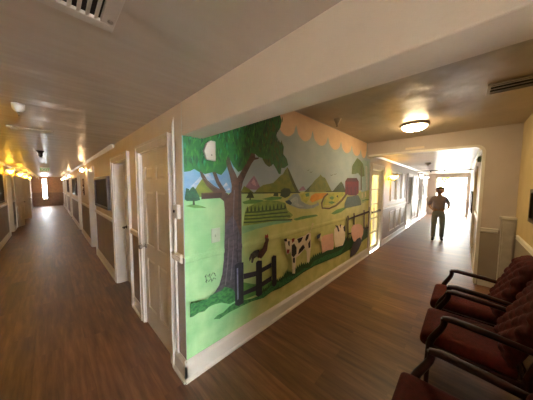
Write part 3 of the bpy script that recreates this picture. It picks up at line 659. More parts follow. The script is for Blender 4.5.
(7,'leafdark',[0.41,2.105,0.422,2.064,0.419,2.023,0.397,2.064]),
(7,'leafdark',[0.052,2.165,0.061,2.134,0.046,2.103,0.042,2.134]),
(7,'leafolive',[0.962,2.423,0.969,2.399,0.952,2.376,0.954,2.399]),
(7,'leafdark',[0.802,2.454,0.81,2.427,0.793,2.401,0.794,2.427]),
(7,'leafteal',[0.062,2.468,0.07,2.441,0.057,2.414,0.054,2.441]),
(7,'leafdark',[0.194,2.507,0.207,2.463,0.194,2.418,0.181,2.463]),
(7,'leafdark',[1.029,2.45,1.04,2.412,1.024,2.375,1.018,2.412]),
(7,'leaflight',[0.772,2.364,0.784,2.324,0.783,2.284,0.76,2.324]),
(7,'leafteal',[0.54,2.171,0.552,2.13,0.542,2.089,0.528,2.13]),
(7,'leafdark',[0.276,2.295,0.287,2.261,0.265,2.226,0.266,2.261]),
(7,'leafdark',[0.192,2.097,0.205,2.056,0.194,2.014,0.18,2.056]),
(7,'leaflight',[0.341,1.938,0.35,1.907,0.349,1.876,0.332,1.907]),
(7,'leafdark',[0.927,2.311,0.938,2.272,0.935,2.234,0.915,2.272]),
(7,'leafdark',[0.163,2.322,0.17,2.3,0.157,2.278,0.156,2.3]),
(7,'leaflight',[0.552,2.57,0.562,2.537,0.564,2.504,0.542,2.537]),
(7,'leafdark',[0.503,2.12,0.513,2.087,0.511,2.054,0.493,2.087]),
(7,'leafteal',[0.386,2.027,0.394,2.002,0.379,1.978,0.379,2.002]),
(7,'leaflight',[0.288,2.198,0.296,2.17,0.298,2.142,0.279,2.17]),
(7,'leafdark',[0.197,2.273,0.207,2.239,0.198,2.206,0.187,2.239]),
(7,'leafdark',[0.609,2.379,0.615,2.359,0.609,2.338,0.603,2.359]),
(7,'leaflight',[0.298,2.46,0.312,2.416,0.283,2.371,0.285,2.416]),
(7,'leafdark',[0.554,1.871,0.564,1.839,0.543,1.808,0.545,1.839]),
(7,'leaflight',[0.163,2.42,0.176,2.376,0.178,2.332,0.15,2.376]),
(7,'leafdark',[0.447,2.297,0.46,2.253,0.442,2.209,0.434,2.253]),
(7,'leaflight',[0.431,2.444,0.44,2.414,0.442,2.384,0.422,2.414]),
(7,'leafolive',[0.554,2.562,0.566,2.521,0.545,2.479,0.541,2.521]),
(7,'leaflight',[0.308,1.96,0.319,1.922,0.304,1.883,0.297,1.922]),
(7,'leafdark',[0.241,2.353,0.252,2.319,0.253,2.285,0.231,2.319]),
(7,'leafolive',[1.076,2.121,1.085,2.088,1.074,2.056,1.066,2.088]),
(7,'leaflight',[0.939,2.06,0.947,2.033,0.952,2.005,0.931,2.033]),
(7,'leafdark',[0.518,2.242,0.529,2.206,0.532,2.17,0.507,2.206]),
(7,'leafdark',[1.079,2.177,1.086,2.153,1.075,2.13,1.072,2.153]),
(7,'leaflight',[0.548,1.988,0.56,1.946,0.547,1.905,0.535,1.946]),
(7,'leafdark',[0.26,2.194,0.267,2.172,0.265,2.15,0.253,2.172]),
(7,'leafolive',[0.789,2.37,0.801,2.33,0.776,2.289,0.777,2.33]),
(7,'leaflight',[0.136,2.161,0.145,2.13,0.148,2.1,0.127,2.13]),
(7,'leafdark',[0.272,1.994,0.284,1.954,0.255,1.913,0.259,1.954]),
(7,'leafdark',[0.925,2.469,0.934,2.436,0.909,2.404,0.915,2.436]),
(7,'leafteal',[0.232,2.584,0.243,2.549,0.239,2.513,0.221,2.549]),
(7,'leaflight',[0.681,2.35,0.689,2.324,0.692,2.298,0.673,2.324]),
(7,'leafdark',[1.02,2.477,1.031,2.437,1.013,2.398,1.008,2.437]),
(7,'leafdark',[1.024,2.193,1.038,2.149,1.044,2.105,1.011,2.149]),
(7,'leafdark',[0.864,2.143,0.876,2.104,0.87,2.064,0.852,2.104]),
(7,'leafteal',[0.131,1.847,0.143,1.81,0.138,1.773,0.12,1.81]),
(7,'leafdark',[0.173,1.882,0.181,1.856,0.163,1.831,0.165,1.856]),
(7,'leafdark',[1.256,1.963,1.264,1.934,1.244,1.905,1.247,1.934]),
(7,'leafteal',[0.437,2.139,0.447,2.105,0.451,2.071,0.427,2.105]),
(7,'leafteal',[0.226,2.219,0.238,2.18,0.213,2.141,0.215,2.18]),
(7,'leafdark',[1.015,2.172,1.028,2.128,1.023,2.085,1.002,2.128]),
(7,'leaflight',[0.878,2.148,0.887,2.119,0.876,2.089,0.87,2.119]),
(7,'leafolive',[1.038,2.298,1.048,2.267,1.026,2.236,1.029,2.267]),
(7,'leaflight',[0.756,2.293,0.763,2.272,0.765,2.25,0.75,2.272]),
(7,'leafolive',[1.16,2.178,1.169,2.149,1.166,2.12,1.152,2.149]),
(7,'leafolive',[0.965,2.478,0.976,2.443,0.974,2.407,0.954,2.443]),
(7,'leaflight',[0.687,2.262,0.699,2.222,0.707,2.182,0.675,2.222]),
(7,'leafdark',[0.927,1.984,0.937,1.948,0.938,1.912,0.916,1.948]),
(7,'leafdark',[0.623,1.988,0.634,1.954,0.64,1.92,0.613,1.954]),
(7,'leafdark',[0.228,1.995,0.235,1.972,0.239,1.948,0.221,1.972]),
(7,'leaflight',[0.396,1.969,0.402,1.948,0.39,1.926,0.389,1.948]),
(7,'leafdark',[0.417,2.21,0.424,2.186,0.406,2.161,0.41,2.186]),
(7,'leafdark',[0.166,1.866,0.174,1.839,0.162,1.812,0.158,1.839]),
(7,'leafdark',[0.634,2.12,0.644,2.087,0.64,2.055,0.624,2.087]),
(7,'leaflight',[0.31,1.873,0.317,1.851,0.317,1.829,0.304,1.851]),
(7,'leafolive',[1.054,2.347,1.064,2.315,1.043,2.284,1.045,2.315]),
(7,'leafdark',[0.917,2.283,0.93,2.24,0.919,2.197,0.904,2.24]),
(7,'leafdark',[0.637,2.111,0.65,2.068,0.656,2.024,0.624,2.068]),
(7,'leafteal',[0.331,2.524,0.338,2.501,0.321,2.478,0.324,2.501]),
(7,'leafolive',[1.126,2.414,1.132,2.394,1.132,2.374,1.12,2.394]),
(7,'leafdark',[0.414,2.444,0.421,2.419,0.406,2.394,0.406,2.419]),
(7,'leafdark',[0.623,2.389,0.636,2.346,0.602,2.303,0.61,2.346]),
(7,'leafdark',[0.538,2.281,0.55,2.243,0.536,2.205,0.527,2.243]),
(7,'leafteal',[0.166,2.468,0.176,2.436,0.18,2.403,0.157,2.436]),
(7,'leafolive',[1.145,2.123,1.154,2.092,1.143,2.061,1.136,2.092]),
(7,'leafdark',[0.878,2.45,0.888,2.417,0.868,2.384,0.869,2.417]),
(7,'leaflight',[0.132,2.563,0.145,2.52,0.126,2.476,0.119,2.52]),
(7,'leafdark',[0.859,2.364,0.867,2.337,0.863,2.311,0.851,2.337]),
(7,'leaflight',[0.327,1.973,0.334,1.951,0.329,1.929,0.321,1.951]),
(7,'leafdark',[0.749,2.104,0.76,2.067,0.758,2.031,0.738,2.067]),
(7,'leafdark',[0.232,1.983,0.245,1.941,0.218,1.899,0.219,1.941]),
(7,'leafolive',[1.164,2.076,1.177,2.033,1.179,1.989,1.151,2.033]),
(7,'leafdark',[0.426,1.954,0.437,1.92,0.427,1.885,0.416,1.92]),
(7,'leafolive',[1.073,2.339,1.085,2.298,1.055,2.258,1.061,2.298]),
(7,'leafdark',[0.063,2.218,0.071,2.192,0.068,2.165,0.055,2.192]),
(7,'leafdark',[0.94,2.132,0.948,2.108,0.938,2.083,0.933,2.108]),
(7,'leaflight',[0.61,2.051,0.617,2.026,0.6,2,0.602,2.026]),
(7,'leafdark',[1.063,2.209,1.076,2.165,1.056,2.121,1.05,2.165]),
(7,'leaflight',[0.203,2.43,0.216,2.388,0.182,2.345,0.19,2.388]),
(7,'leafdark',[0.942,2.403,0.952,2.37,0.936,2.336,0.932,2.37]),
(7,'leafolive',[0.737,2.529,0.748,2.494,0.741,2.46,0.727,2.494]),
(7,'leafdark',[0.572,1.885,0.58,1.857,0.564,1.829,0.563,1.857]),
(7,'leafdark',[0.938,2.554,0.945,2.531,0.949,2.508,0.931,2.531]),
(7,'leafdark',[0.087,2.421,0.1,2.377,0.081,2.332,0.074,2.377]),
(7,'leafdark',[0.703,2.234,0.713,2.201,0.706,2.167,0.693,2.201]),
(7,'leaflight',[0.435,2.075,0.441,2.053,0.432,2.031,0.428,2.053]),
(7,'leafdark',[0.435,2.446,0.445,2.413,0.419,2.38,0.425,2.413]),
(7,'leafdark',[0.175,2.423,0.186,2.388,0.185,2.353,0.165,2.388]),
(7,'leaflight',[0.43,2.19,0.437,2.167,0.419,2.145,0.423,2.167]),
(7,'leafdark',[0.371,1.888,0.377,1.867,0.376,1.845,0.364,1.867]),
(7,'leafteal',[0.199,2.566,0.21,2.53,0.209,2.493,0.188,2.53]),
(7,'leafdark',[0.542,2.198,0.549,2.174,0.537,2.149,0.534,2.174]),
(7,'leafdark',[1.141,2.427,1.153,2.388,1.124,2.349,1.129,2.388]),
(7,'leaflight',[0.383,2.019,0.393,1.988,0.397,1.956,0.374,1.988]),
(7,'leafteal',[0.067,2.385,0.075,2.36,0.066,2.334,0.06,2.36]),
(7,'leaflight',[0.423,1.968,0.434,1.933,0.409,1.897,0.412,1.933]),
(7,'leafdark',[0.491,2.262,0.499,2.235,0.48,2.207,0.483,2.235]),
(7,'leafdark',[0.642,2.516,0.652,2.482,0.649,2.448,0.632,2.482]),
(7,'leafdark',[0.637,1.991,0.646,1.96,0.646,1.929,0.627,1.96]),
(7,'leafteal',[0.066,2.068,0.076,2.034,0.056,1.999,0.055,2.034]),
(7,'leafdark',[0.586,2.345,0.594,2.32,0.581,2.295,0.579,2.32]),
(7,'leafdark',[0.366,2.303,0.373,2.281,0.361,2.259,0.36,2.281]),
(7,'leafdark',[0.149,2.469,0.155,2.446,0.149,2.423,0.142,2.446]),
(7,'leafdark',[0.905,2.373,0.916,2.335,0.894,2.296,0.893,2.335]),
(7,'leaflight',[0.398,2.333,0.404,2.311,0.391,2.29,0.392,2.311]),
(7,'leafdark',[0.695,2.451,0.703,2.425,0.686,2.398,0.688,2.425]),
(7,'leafdark',[0.817,2.494,0.826,2.466,0.81,2.438,0.809,2.466]),
(7,'leafdark',[1.011,2.165,1.02,2.134,0.998,2.103,1.001,2.134]),
(7,'leaflight',[0.51,2.51,0.52,2.474,0.518,2.439,0.499,2.474]),
(7,'leafteal',[0.539,2.123,0.546,2.103,0.537,2.082,0.533,2.103]),
(7,'leafdark',[0.938,2.345,0.95,2.305,0.94,2.265,0.926,2.305]),
(7,'leafdark',[0.393,2.027,0.4,2.003,0.382,1.98,0.386,2.003]),
(7,'leafolive',[1.174,2.022,1.181,1.999,1.182,1.976,1.167,1.999]),
(7,'leaflight',[0.915,2.084,0.921,2.063,0.918,2.041,0.908,2.063]),
(7,'leafdark',[0.518,2.381,0.531,2.337,0.497,2.293,0.504,2.337]),
(7,'leafdark',[0.087,1.895,0.095,1.867,0.09,1.839,0.078,1.867]),
(7,'leafdark',[0.824,2.46,0.834,2.424,0.819,2.388,0.813,2.424]),
(7,'leafolive',[0.932,2.214,0.946,2.17,0.942,2.125,0.919,2.17]),
(7,'leafdark',[0.104,2.348,0.113,2.32,0.104,2.291,0.096,2.32]),
(7,'leafdark',[0.204,2.119,0.21,2.099,0.201,2.079,0.198,2.099]),
(7,'leafolive',[0.835,2.062,0.847,2.024,0.845,1.986,0.824,2.024]),
(7,'leafdark',[0.283,2.21,0.29,2.186,0.288,2.163,0.276,2.186]),
(7,'leafdark',[1.077,1.982,1.084,1.958,1.088,1.934,1.07,1.958]),
(7,'leafdark',[0.13,2.095,0.141,2.06,0.134,2.025,0.12,2.06]),
(7,'leafdark',[0.6,2.502,0.612,2.461,0.587,2.42,0.588,2.461]),
(7,'leafolive',[1.036,2.334,1.047,2.299,1.022,2.263,1.026,2.299]),
(7,'leafolive',[0.816,2.397,0.825,2.368,0.828,2.338,0.807,2.368]),
(7,'leafolive',[0.67,2.273,0.682,2.236,0.678,2.198,0.659,2.236]),
(7,'leafolive',[1.025,2.228,1.035,2.197,1.021,2.166,1.016,2.197]),
(7,'leaflight',[0.158,2.041,0.171,1.998,0.154,1.955,0.145,1.998]),
(7,'leafdark',[0.899,2.562,0.91,2.528,0.889,2.494,0.889,2.528]),
(7,'leafdark',[0.18,1.901,0.186,1.88,0.17,1.859,0.174,1.88]),
(7,'leaflight',[0.072,2.402,0.085,2.357,0.058,2.312,0.058,2.357]),
(7,'leafdark',[0.308,1.962,0.319,1.924,0.304,1.886,0.296,1.924]),
(7,'leafdark',[0.908,2.03,0.914,2.01,0.913,1.99,0.902,2.01]),
(7,'leaflight',[0.949,2.103,0.958,2.071,0.95,2.039,0.939,2.071]),
(7,'leafolive',[1.103,2.015,1.116,1.974,1.12,1.932,1.091,1.974]),
(7,'leafdark',[0.198,1.951,0.208,1.92,0.198,1.889,0.189,1.92]),
(7,'leafdark',[0.94,2.315,0.947,2.292,0.944,2.27,0.933,2.292]),
(7,'leafdark',[0.768,2.212,0.781,2.168,0.775,2.125,0.755,2.168]),
(7,'leafteal',[0.42,2.288,0.431,2.252,0.43,2.216,0.409,2.252]),
(7,'leafteal',[0.276,2.038,0.283,2.016,0.275,1.993,0.27,2.016]),
(7,'leafolive',[1.295,1.96,1.303,1.933,1.282,1.906,1.287,1.933]),
(7,'leaflight',[0.163,2.508,0.174,2.473,0.178,2.437,0.152,2.473]),
(7,'leafdark',[0.857,2.063,0.864,2.039,0.85,2.015,0.849,2.039]),
(7,'leaflight',[0.927,2.505,0.933,2.484,0.933,2.463,0.92,2.484]),
(7,'leafdark',[0.416,2.33,0.429,2.287,0.429,2.243,0.403,2.287]),
(7,'leaflight',[0.95,2.535,0.958,2.507,0.962,2.479,0.941,2.507]),
(7,'leafteal',[0.213,1.957,0.225,1.919,0.225,1.88,0.202,1.919]),
(7,'leafdark',[0.471,2.575,0.482,2.539,0.453,2.503,0.46,2.539]),
(7,'leafolive',[1.245,1.991,1.254,1.962,1.249,1.932,1.236,1.962]),
(7,'leaflight',[0.486,2.108,0.497,2.072,0.499,2.036,0.475,2.072]),
(7,'leafolive',[1.002,2.468,1.011,2.437,0.999,2.406,0.993,2.437]),
(7,'leafdark',[0.601,2.046,0.612,2.009,0.606,1.971,0.59,2.009]),
(7,'leafdark',[0.098,2.576,0.109,2.542,0.087,2.507,0.088,2.542]),
(7,'leafdark',[0.423,2.406,0.436,2.362,0.414,2.317,0.41,2.362]),
(7,'leafdark',[0.123,2.161,0.13,2.139,0.121,2.118,0.117,2.139]),
(7,'leaflight',[0.452,2.267,0.459,2.244,0.461,2.222,0.446,2.244]),
(7,'leafdark',[0.903,2.546,0.91,2.523,0.901,2.501,0.896,2.523]),
(7,'leaflight',[0.758,2.261,0.769,2.223,0.742,2.185,0.746,2.223]),
(7,'leafolive',[1.003,2.479,1.015,2.438,1.018,2.396,0.991,2.438]),
(7,'leafteal',[0.12,2.065,0.128,2.042,0.125,2.018,0.113,2.042]),
(7,'leaflight',[0.558,2.329,0.572,2.284,0.556,2.239,0.545,2.284]),
(7,'leafolive',[1.109,2.174,1.118,2.142,1.12,2.11,1.099,2.142]),
(7,'leafolive',[1.112,2.131,1.122,2.097,1.108,2.063,1.101,2.097]),
(7,'leafdark',[0.517,1.994,0.523,1.973,0.526,1.952,0.51,1.973]),
(7,'leaflight',[0.047,2.588,0.06,2.543,0.049,2.498,0.034,2.543]),
(7,'leafolive',[1.085,2.502,1.095,2.468,1.086,2.434,1.075,2.468]),
(7,'leafdark',[0.842,2.061,0.849,2.038,0.853,2.015,0.835,2.038]),
(7,'leafteal',[0.5,2.407,0.514,2.362,0.499,2.317,0.487,2.362]),
(7,'leafdark',[0.331,1.979,0.34,1.947,0.332,1.916,0.321,1.947]),
(7,'leaflight',[0.932,2.228,0.941,2.196,0.944,2.165,0.922,2.196]),
(7,'leafolive',[1.015,2.527,1.023,2.5,1.014,2.472,1.006,2.5]),
(7,'leafdark',[0.023,1.838,0.03,1.814,0.033,1.791,0.015,1.814]),
(7,'leafdark',[0.626,2.041,0.637,2.002,0.628,1.963,0.614,2.002]),
(7,'leafdark',[1.149,1.908,1.16,1.871,1.147,1.835,1.138,1.871]),
(7,'leafdark',[0.114,1.889,0.127,1.845,0.105,1.8,0.1,1.845]),
(7,'leafteal',[0.363,2.371,0.37,2.349,0.372,2.328,0.357,2.349]),
(7,'leafdark',[0.583,1.92,0.591,1.894,0.577,1.868,0.575,1.894]),
(7,'leafolive',[0.984,1.96,0.996,1.92,0.994,1.879,0.972,1.92]),
(7,'leafdark',[1.083,2.55,1.091,2.52,1.094,2.491,1.074,2.52]),
(7,'leafdark',[0.815,2.094,0.824,2.063,0.829,2.031,0.806,2.063]),
(7,'leafteal',[0.411,2.043,0.423,2.002,0.412,1.961,0.398,2.002]),
(7,'leaflight',[0.297,2.336,0.31,2.295,0.292,2.254,0.285,2.295]),
(7,'leafdark',[1.217,2.121,1.227,2.087,1.21,2.053,1.207,2.087]),
(7,'leaflight',[0.269,2.362,0.279,2.329,0.255,2.296,0.259,2.329]),
(7,'leafdark',[0.629,2.217,0.641,2.177,0.614,2.136,0.617,2.177]),
(7,'leafdark',[0.97,2.429,0.982,2.387,0.969,2.344,0.957,2.387]),
(7,'leaflight',[0.917,2.347,0.924,2.323,0.906,2.298,0.91,2.323]),
(7,'leaflight',[0.045,2.48,0.051,2.459,0.054,2.438,0.039,2.459]),
(7,'leaflight',[0.925,1.978,0.932,1.953,0.926,1.929,0.917,1.953]),
(7,'leafteal',[0.347,2.46,0.356,2.431,0.352,2.403,0.339,2.431]),
(7,'leafdark',[1.043,2.482,1.052,2.451,1.041,2.421,1.034,2.451]),
(7,'leafteal',[0.328,2.178,0.336,2.154,0.319,2.129,0.321,2.154]),
(7,'leaflight',[0.672,2.128,0.683,2.093,0.66,2.058,0.661,2.093]),
(7,'leafdark',[0.763,2.318,0.776,2.274,0.772,2.23,0.75,2.274]),
(7,'leaflight',[0.202,2.367,0.215,2.324,0.186,2.281,0.189,2.324]),
(7,'leafdark',[0.276,1.981,0.288,1.938,0.28,1.896,0.263,1.938]),
(7,'leaflight',[0.894,2.566,0.903,2.536,0.895,2.505,0.885,2.536]),
(7,'leafdark',[0.478,2.336,0.485,2.31,0.478,2.284,0.47,2.31]),
(7,'leafolive',[0.969,2.275,0.979,2.239,0.975,2.202,0.958,2.239]),
(7,'leafdark',[1.125,2.498,1.136,2.462,1.115,2.425,1.114,2.462]),
(7,'leafolive',[1.19,2.089,1.197,2.067,1.201,2.045,1.184,2.067]),
(7,'leafdark',[0.319,2.124,0.328,2.092,0.318,2.06,0.309,2.092]),
(7,'leafolive',[1.072,2.074,1.084,2.034,1.081,1.994,1.06,2.034]),
(7,'leafdark',[0.975,2.073,0.988,2.029,0.968,1.986,0.962,2.029]),
(7,'leafolive',[0.897,2.222,0.908,2.186,0.906,2.15,0.887,2.186]),
(7,'leafdark',[0.523,2.082,0.534,2.047,0.523,2.012,0.513,2.047]),
(7,'leafteal',[0.054,2.317,0.065,2.281,0.041,2.246,0.044,2.281]),
(7,'leafdark',[0.265,2.408,0.274,2.377,0.271,2.347,0.256,2.377]),
(7,'leafdark',[0.893,2.149,0.901,2.123,0.9,2.096,0.885,2.123]),
(7,'leafdark',[0.643,2.03,0.655,1.991,0.628,1.952,0.632,1.991]),
(7,'leaflight',[0.533,2.475,0.541,2.448,0.52,2.421,0.524,2.448]),
(7,'leafteal',[0.278,2.553,0.288,2.521,0.271,2.489,0.268,2.521]),
(7,'leafolive',[0.98,2.364,0.993,2.32,0.995,2.275,0.967,2.32]),
(7,'leafolive',[1.09,2.497,1.098,2.469,1.094,2.442,1.082,2.469]),
(7,'leafdark',[0.673,2.242,0.681,2.216,0.675,2.19,0.665,2.216]),
(7,'leafdark',[0.848,2.195,0.854,2.174,0.838,2.154,0.842,2.174]),
(7,'leafdark',[0.542,2.353,0.55,2.327,0.539,2.3,0.534,2.327]),
(7,'leafdark',[0.781,2.432,0.787,2.41,0.79,2.389,0.775,2.41]),
(7,'leafolive',[0.631,2.347,0.641,2.315,0.618,2.283,0.622,2.315]),
(7,'leafdark',[1.048,1.977,1.058,1.942,1.065,1.906,1.037,1.942]),
(7,'leafdark',[0.232,2.518,0.239,2.494,0.237,2.471,0.225,2.494]),
(7,'leafteal',[0.211,1.951,0.219,1.924,0.225,1.896,0.203,1.924]),
(7,'leafdark',[0.334,2.078,0.34,2.057,0.333,2.037,0.328,2.057]),
(7,'leaflight',[0.479,2.397,0.492,2.356,0.482,2.315,0.467,2.356]),
(7,'leafdark',[0.841,2.38,0.853,2.337,0.86,2.295,0.828,2.337]),
(7,'leafolive',[0.65,2.144,0.658,2.116,0.645,2.087,0.641,2.116]),
(7,'leafdark',[0.678,2.163,0.686,2.137,0.679,2.111,0.67,2.137]),
(7,'leaflight',[0.321,1.962,0.328,1.938,0.317,1.914,0.314,1.938]),
(7,'leafdark',[0.439,2.206,0.45,2.17,0.423,2.134,0.428,2.17]),
(7,'leafolive',[0.988,2.397,0.996,2.371,0.979,2.345,0.98,2.371]),
(7,'leafdark',[1.024,2.211,1.035,2.176,1.01,2.141,1.013,2.176]),
(7,'leaflight',[0.401,2.199,0.409,2.173,0.409,2.146,0.393,2.173]),
(7,'leaflight',[0.253,2.456,0.263,2.425,0.259,2.394,0.244,2.425]),
(7,'leafteal',[0.346,1.982,0.357,1.946,0.331,1.911,0.335,1.946]),
(7,'leafdark',[0.299,2.49,0.312,2.448,0.288,2.406,0.287,2.448]),
(7,'leaflight',[0.252,1.944,0.259,1.922,0.248,1.899,0.246,1.922]),
(7,'leafdark',[0.965,1.953,0.974,1.922,0.961,1.891,0.955,1.922]),
(7,'leafolive',[0.855,2.443,0.864,2.412,0.851,2.38,0.845,2.412]),
(7,'leafteal',[0.516,2.58,0.529,2.536,0.506,2.492,0.502,2.536]),
(7,'leafdark',[1.024,2.521,1.037,2.479,1.025,2.438,1.012,2.479]),
(7,'leafolive',[1.021,2.508,1.029,2.479,1.034,2.451,1.012,2.479]),
(7,'leafdark',[0.161,2.054,0.174,2.011,0.142,1.968,0.148,2.011]),
(7,'leafdark',[0.655,2.042,0.664,2.011,0.648,1.979,0.645,2.011]),
(7,'leafdark',[0.571,2.187,0.578,2.161,0.562,2.136,0.563,2.161]),
(7,'leaflight',[0.229,2.235,0.238,2.207,0.235,2.178,0.221,2.207]),
(7,'leaflight',[0.707,2.38,0.713,2.359,0.715,2.338,0.7,2.359]),
(7,'leafdark',[0.674,2.406,0.686,2.366,0.684,2.327,0.662,2.366]),
(7,'leaflight',[0.633,1.923,0.643,1.888,0.644,1.853,0.622,1.888]),
(7,'leafolive',[1.188,2.186,1.202,2.142,1.171,2.097,1.175,2.142]),
(7,'leaflight',[0.279,1.871,0.291,1.828,0.267,1.786,0.266,1.828]),
(7,'leafolive',[0.745,2.421,0.755,2.387,0.75,2.354,0.735,2.387]),
(7,'leafdark',[0.852,2.377,0.862,2.343,0.856,2.309,0.842,2.343]),
(7,'leafteal',[0.423,2.419,0.432,2.387,0.424,2.355,0.414,2.387]),
(7,'leafteal',[0.196,2.537,0.207,2.503,0.194,2.468,0.186,2.503]),
(7,'leafdark',[1.101,2.566,1.114,2.523,1.103,2.481,1.089,2.523]),
(7,'leaflight',[0.209,1.837,0.221,1.795,0.194,1.753,0.196,1.795]),
(7,'leafdark',[0.583,2.411,0.595,2.37,0.594,2.33,0.57,2.37]),
(7,'leafolive',[0.67,2.505,0.677,2.481,0.669,2.457,0.663,2.481]),
(7,'leafdark',[0.923,2.373,0.93,2.351,0.933,2.329,0.916,2.351]),
(7,'leafolive',[0.96,2.236,0.971,2.2,0.945,2.164,0.949,2.2]),
(7,'leafdark',[0.217,2.041,0.226,2.014,0.217,1.986,0.209,2.014]),
(7,'leafdark',[0.595,2.524,0.605,2.491,0.608,2.457,0.585,2.491]),
(7,'leafdark',[0.74,2.083,0.747,2.059,0.732,2.036,0.733,2.059]),
(7,'leafolive',[0.653,2.3,0.661,2.273,0.646,2.247,0.645,2.273]),
(7,'leafdark',[0.534,2.311,0.544,2.277,0.527,2.244,0.524,2.277]),
(7,'leafolive',[1.087,2.144,1.097,2.109,1.094,2.074,1.076,2.109]),
(7,'leafolive',[1,2.434,1.011,2.399,0.985,2.364,0.99,2.399]),
(7,'leafdark',[0.02,1.872,0.029,1.841,0.011,1.81,0.011,1.841]),
(7,'leafdark',[0.179,2.102,0.19,2.064,0.164,2.027,0.168,2.064]),
(7,'leafdark',[0.226,2.403,0.233,2.376,0.228,2.35,0.218,2.376]),
(7,'leafolive',[1.072,2.176,1.081,2.146,1.063,2.117,1.063,2.146]),
(7,'leafdark',[0.796,2.2,0.808,2.16,0.781,2.12,0.784,2.16]),
(7,'leaflight',[0.143,2.024,0.15,2,0.142,1.976,0.136,2]),
(7,'leafolive',[1.195,2.075,1.205,2.044,1.207,2.012,1.186,2.044]),
(7,'leaflight',[0.597,2.448,0.604,2.423,0.606,2.399,0.589,2.423]),
(7,'leafolive',[1.194,2.457,1.204,2.421,1.202,2.386,1.183,2.421]),
(7,'leafdark',[0.405,2.5,0.416,2.465,0.407,2.429,0.394,2.465]),
(7,'leaflight',[0.887,2.552,0.895,2.524,0.9,2.496,0.878,2.524]),
(7,'leafdark',[0.152,2.516,0.158,2.494,0.142,2.472,0.145,2.494]),
(7,'leafdark',[0.843,2.168,0.855,2.127,0.831,2.085,0.83,2.127]),
(7,'leafdark',[0.826,2.141,0.839,2.1,0.841,2.058,0.814,2.1]),
(7,'leafolive',[1.028,2.368,1.04,2.329,1.02,2.289,1.016,2.329]),
(7,'leafdark',[0.913,2.423,0.923,2.392,0.914,2.361,0.904,2.392]),
(7,'leafdark',[0.047,2.568,0.057,2.533,0.04,2.499,0.036,2.533]),
(7,'leaflight',[0.399,1.915,0.406,1.893,0.407,1.871,0.393,1.893]),
(7,'leaflight',[0.026,2.319,0.036,2.286,0.028,2.253,0.016,2.286]),
(7,'leafdark',[0.246,2.251,0.257,2.213,0.254,2.174,0.234,2.213]),
(7,'leafolive',[1.057,2.318,1.07,2.275,1.039,2.232,1.044,2.275]),
(7,'leafolive',[0.998,2.171,1.01,2.129,0.978,2.088,0.985,2.129]),
(7,'leafdark',[0.606,2.443,0.619,2.402,0.613,2.362,0.594,2.402]),
(7,'leafteal',[0.25,2.571,0.262,2.53,0.237,2.49,0.238,2.53]),
(7,'leafdark',[0.162,2.225,0.168,2.204,0.153,2.182,0.155,2.204]),
(7,'leafolive',[1.011,2.184,1.021,2.153,1.017,2.122,1.002,2.153]),
(7,'leafdark',[0.313,2.097,0.321,2.072,0.305,2.048,0.306,2.072]),
(7,'leaflight',[0.293,2.184,0.3,2.162,0.289,2.14,0.286,2.162]),
(7,'leaflight',[0.797,2.105,0.804,2.084,0.804,2.062,0.791,2.084]),
(7,'leaflight',[0.463,2.184,0.472,2.153,0.472,2.122,0.454,2.153]),
(7,'leafdark',[1.024,2.44,1.032,2.415,1.014,2.391,1.017,2.415]),
(7,'leafdark',[0.652,2.09,0.662,2.056,0.645,2.023,0.642,2.056]),
(7,'leafdark',[1.109,2.204,1.119,2.168,1.092,2.132,1.098,2.168]),
(7,'leaflight',[0.806,2.576,0.819,2.534,0.806,2.492,0.794,2.534]),
(7,'leafolive',[1.112,2.31,1.121,2.281,1.122,2.253,1.104,2.281]),
(7,'leafdark',[0.686,2.282,0.697,2.244,0.681,2.206,0.674,2.244]),
(7,'leafdark',[0.641,2.232,0.65,2.202,0.642,2.172,0.632,2.202]),
(7,'leafdark',[1.094,2.293,1.103,2.262,1.098,2.232,1.085,2.262]),
(7,'leafdark',[0.181,1.965,0.194,1.922,0.16,1.879,0.168,1.922]),
(7,'leafdark',[0.042,2.417,0.05,2.391,0.03,2.364,0.034,2.391]),
(5,'leafolive',[0.886,1.934,0.948,1.945,1.014,1.912,1.04,1.869,0.982,1.859,0.933,1.883]),
(6,'board',[0.157,1.579,0.367,1.586,0.355,1.529,0.156,1.526]),
(7,'boardlight',[0.157,1.579,0.367,1.586,0.367,1.58,0.157,1.573]),
(7,'bush',[0.027,0.667,0.041,0.683,0.067,0.659,0.122,0.663,0.188,0.645,0.219,0.666,0.27,0.669,0.323,0.669,0.368,0.691,0.425,0.661,0.461,0.638,0.491,0.586,0.49,0.504,0.424,0.501,0.333,0.553,0.248,0.57,0.197,0.568,0.157,0.548,0.101,0.56,0.056,0.55,0.025,0.555]),
(7,'bush',[0.246,0.433,0.288,0.451,0.354,0.451,0.423,0.48,0.484,0.486,0.599,0.47,0.696,0.442,0.799,0.43,0.925,0.446,1.027,0.481,1.154,0.475,1.29,0.482,1.291,0.429,1.117,0.412,0.893,0.375,0.71,0.408,0.573,0.417,0.423,0.42,0.309,0.407]),
(6,'midgreen',[0.6,0.651,0.768,0.571,0.892,0.528,1.116,0.513,1.135,0.444,0.893,0.434,0.613,0.454]),
(8,'fencerail',[0.6,0.746,0.768,0.723,1.024,0.749,1.025,0.695,0.768,0.667,0.6,0.688]),
(8,'fencerail',[0.6,0.561,0.769,0.56,1.026,0.591,1.026,0.53,0.769,0.504,0.599,0.518]),
(9,'fencepost',[0.487,0.867,0.524,0.88,0.598,0.868,0.599,0.438,0.534,0.433,0.49,0.462]),
(10,'fencelight',[0.511,0.825,0.529,0.83,0.534,0.507,0.516,0.503]),
(9,'fencepost',[0.773,0.816,0.798,0.832,0.864,0.815,0.869,0.431,0.814,0.418,0.773,0.451]),
(9,'fencepost',[1.024,0.809,1.05,0.829,1.105,0.813,1.116,0.463,1.08,0.438,1.036,0.466]),
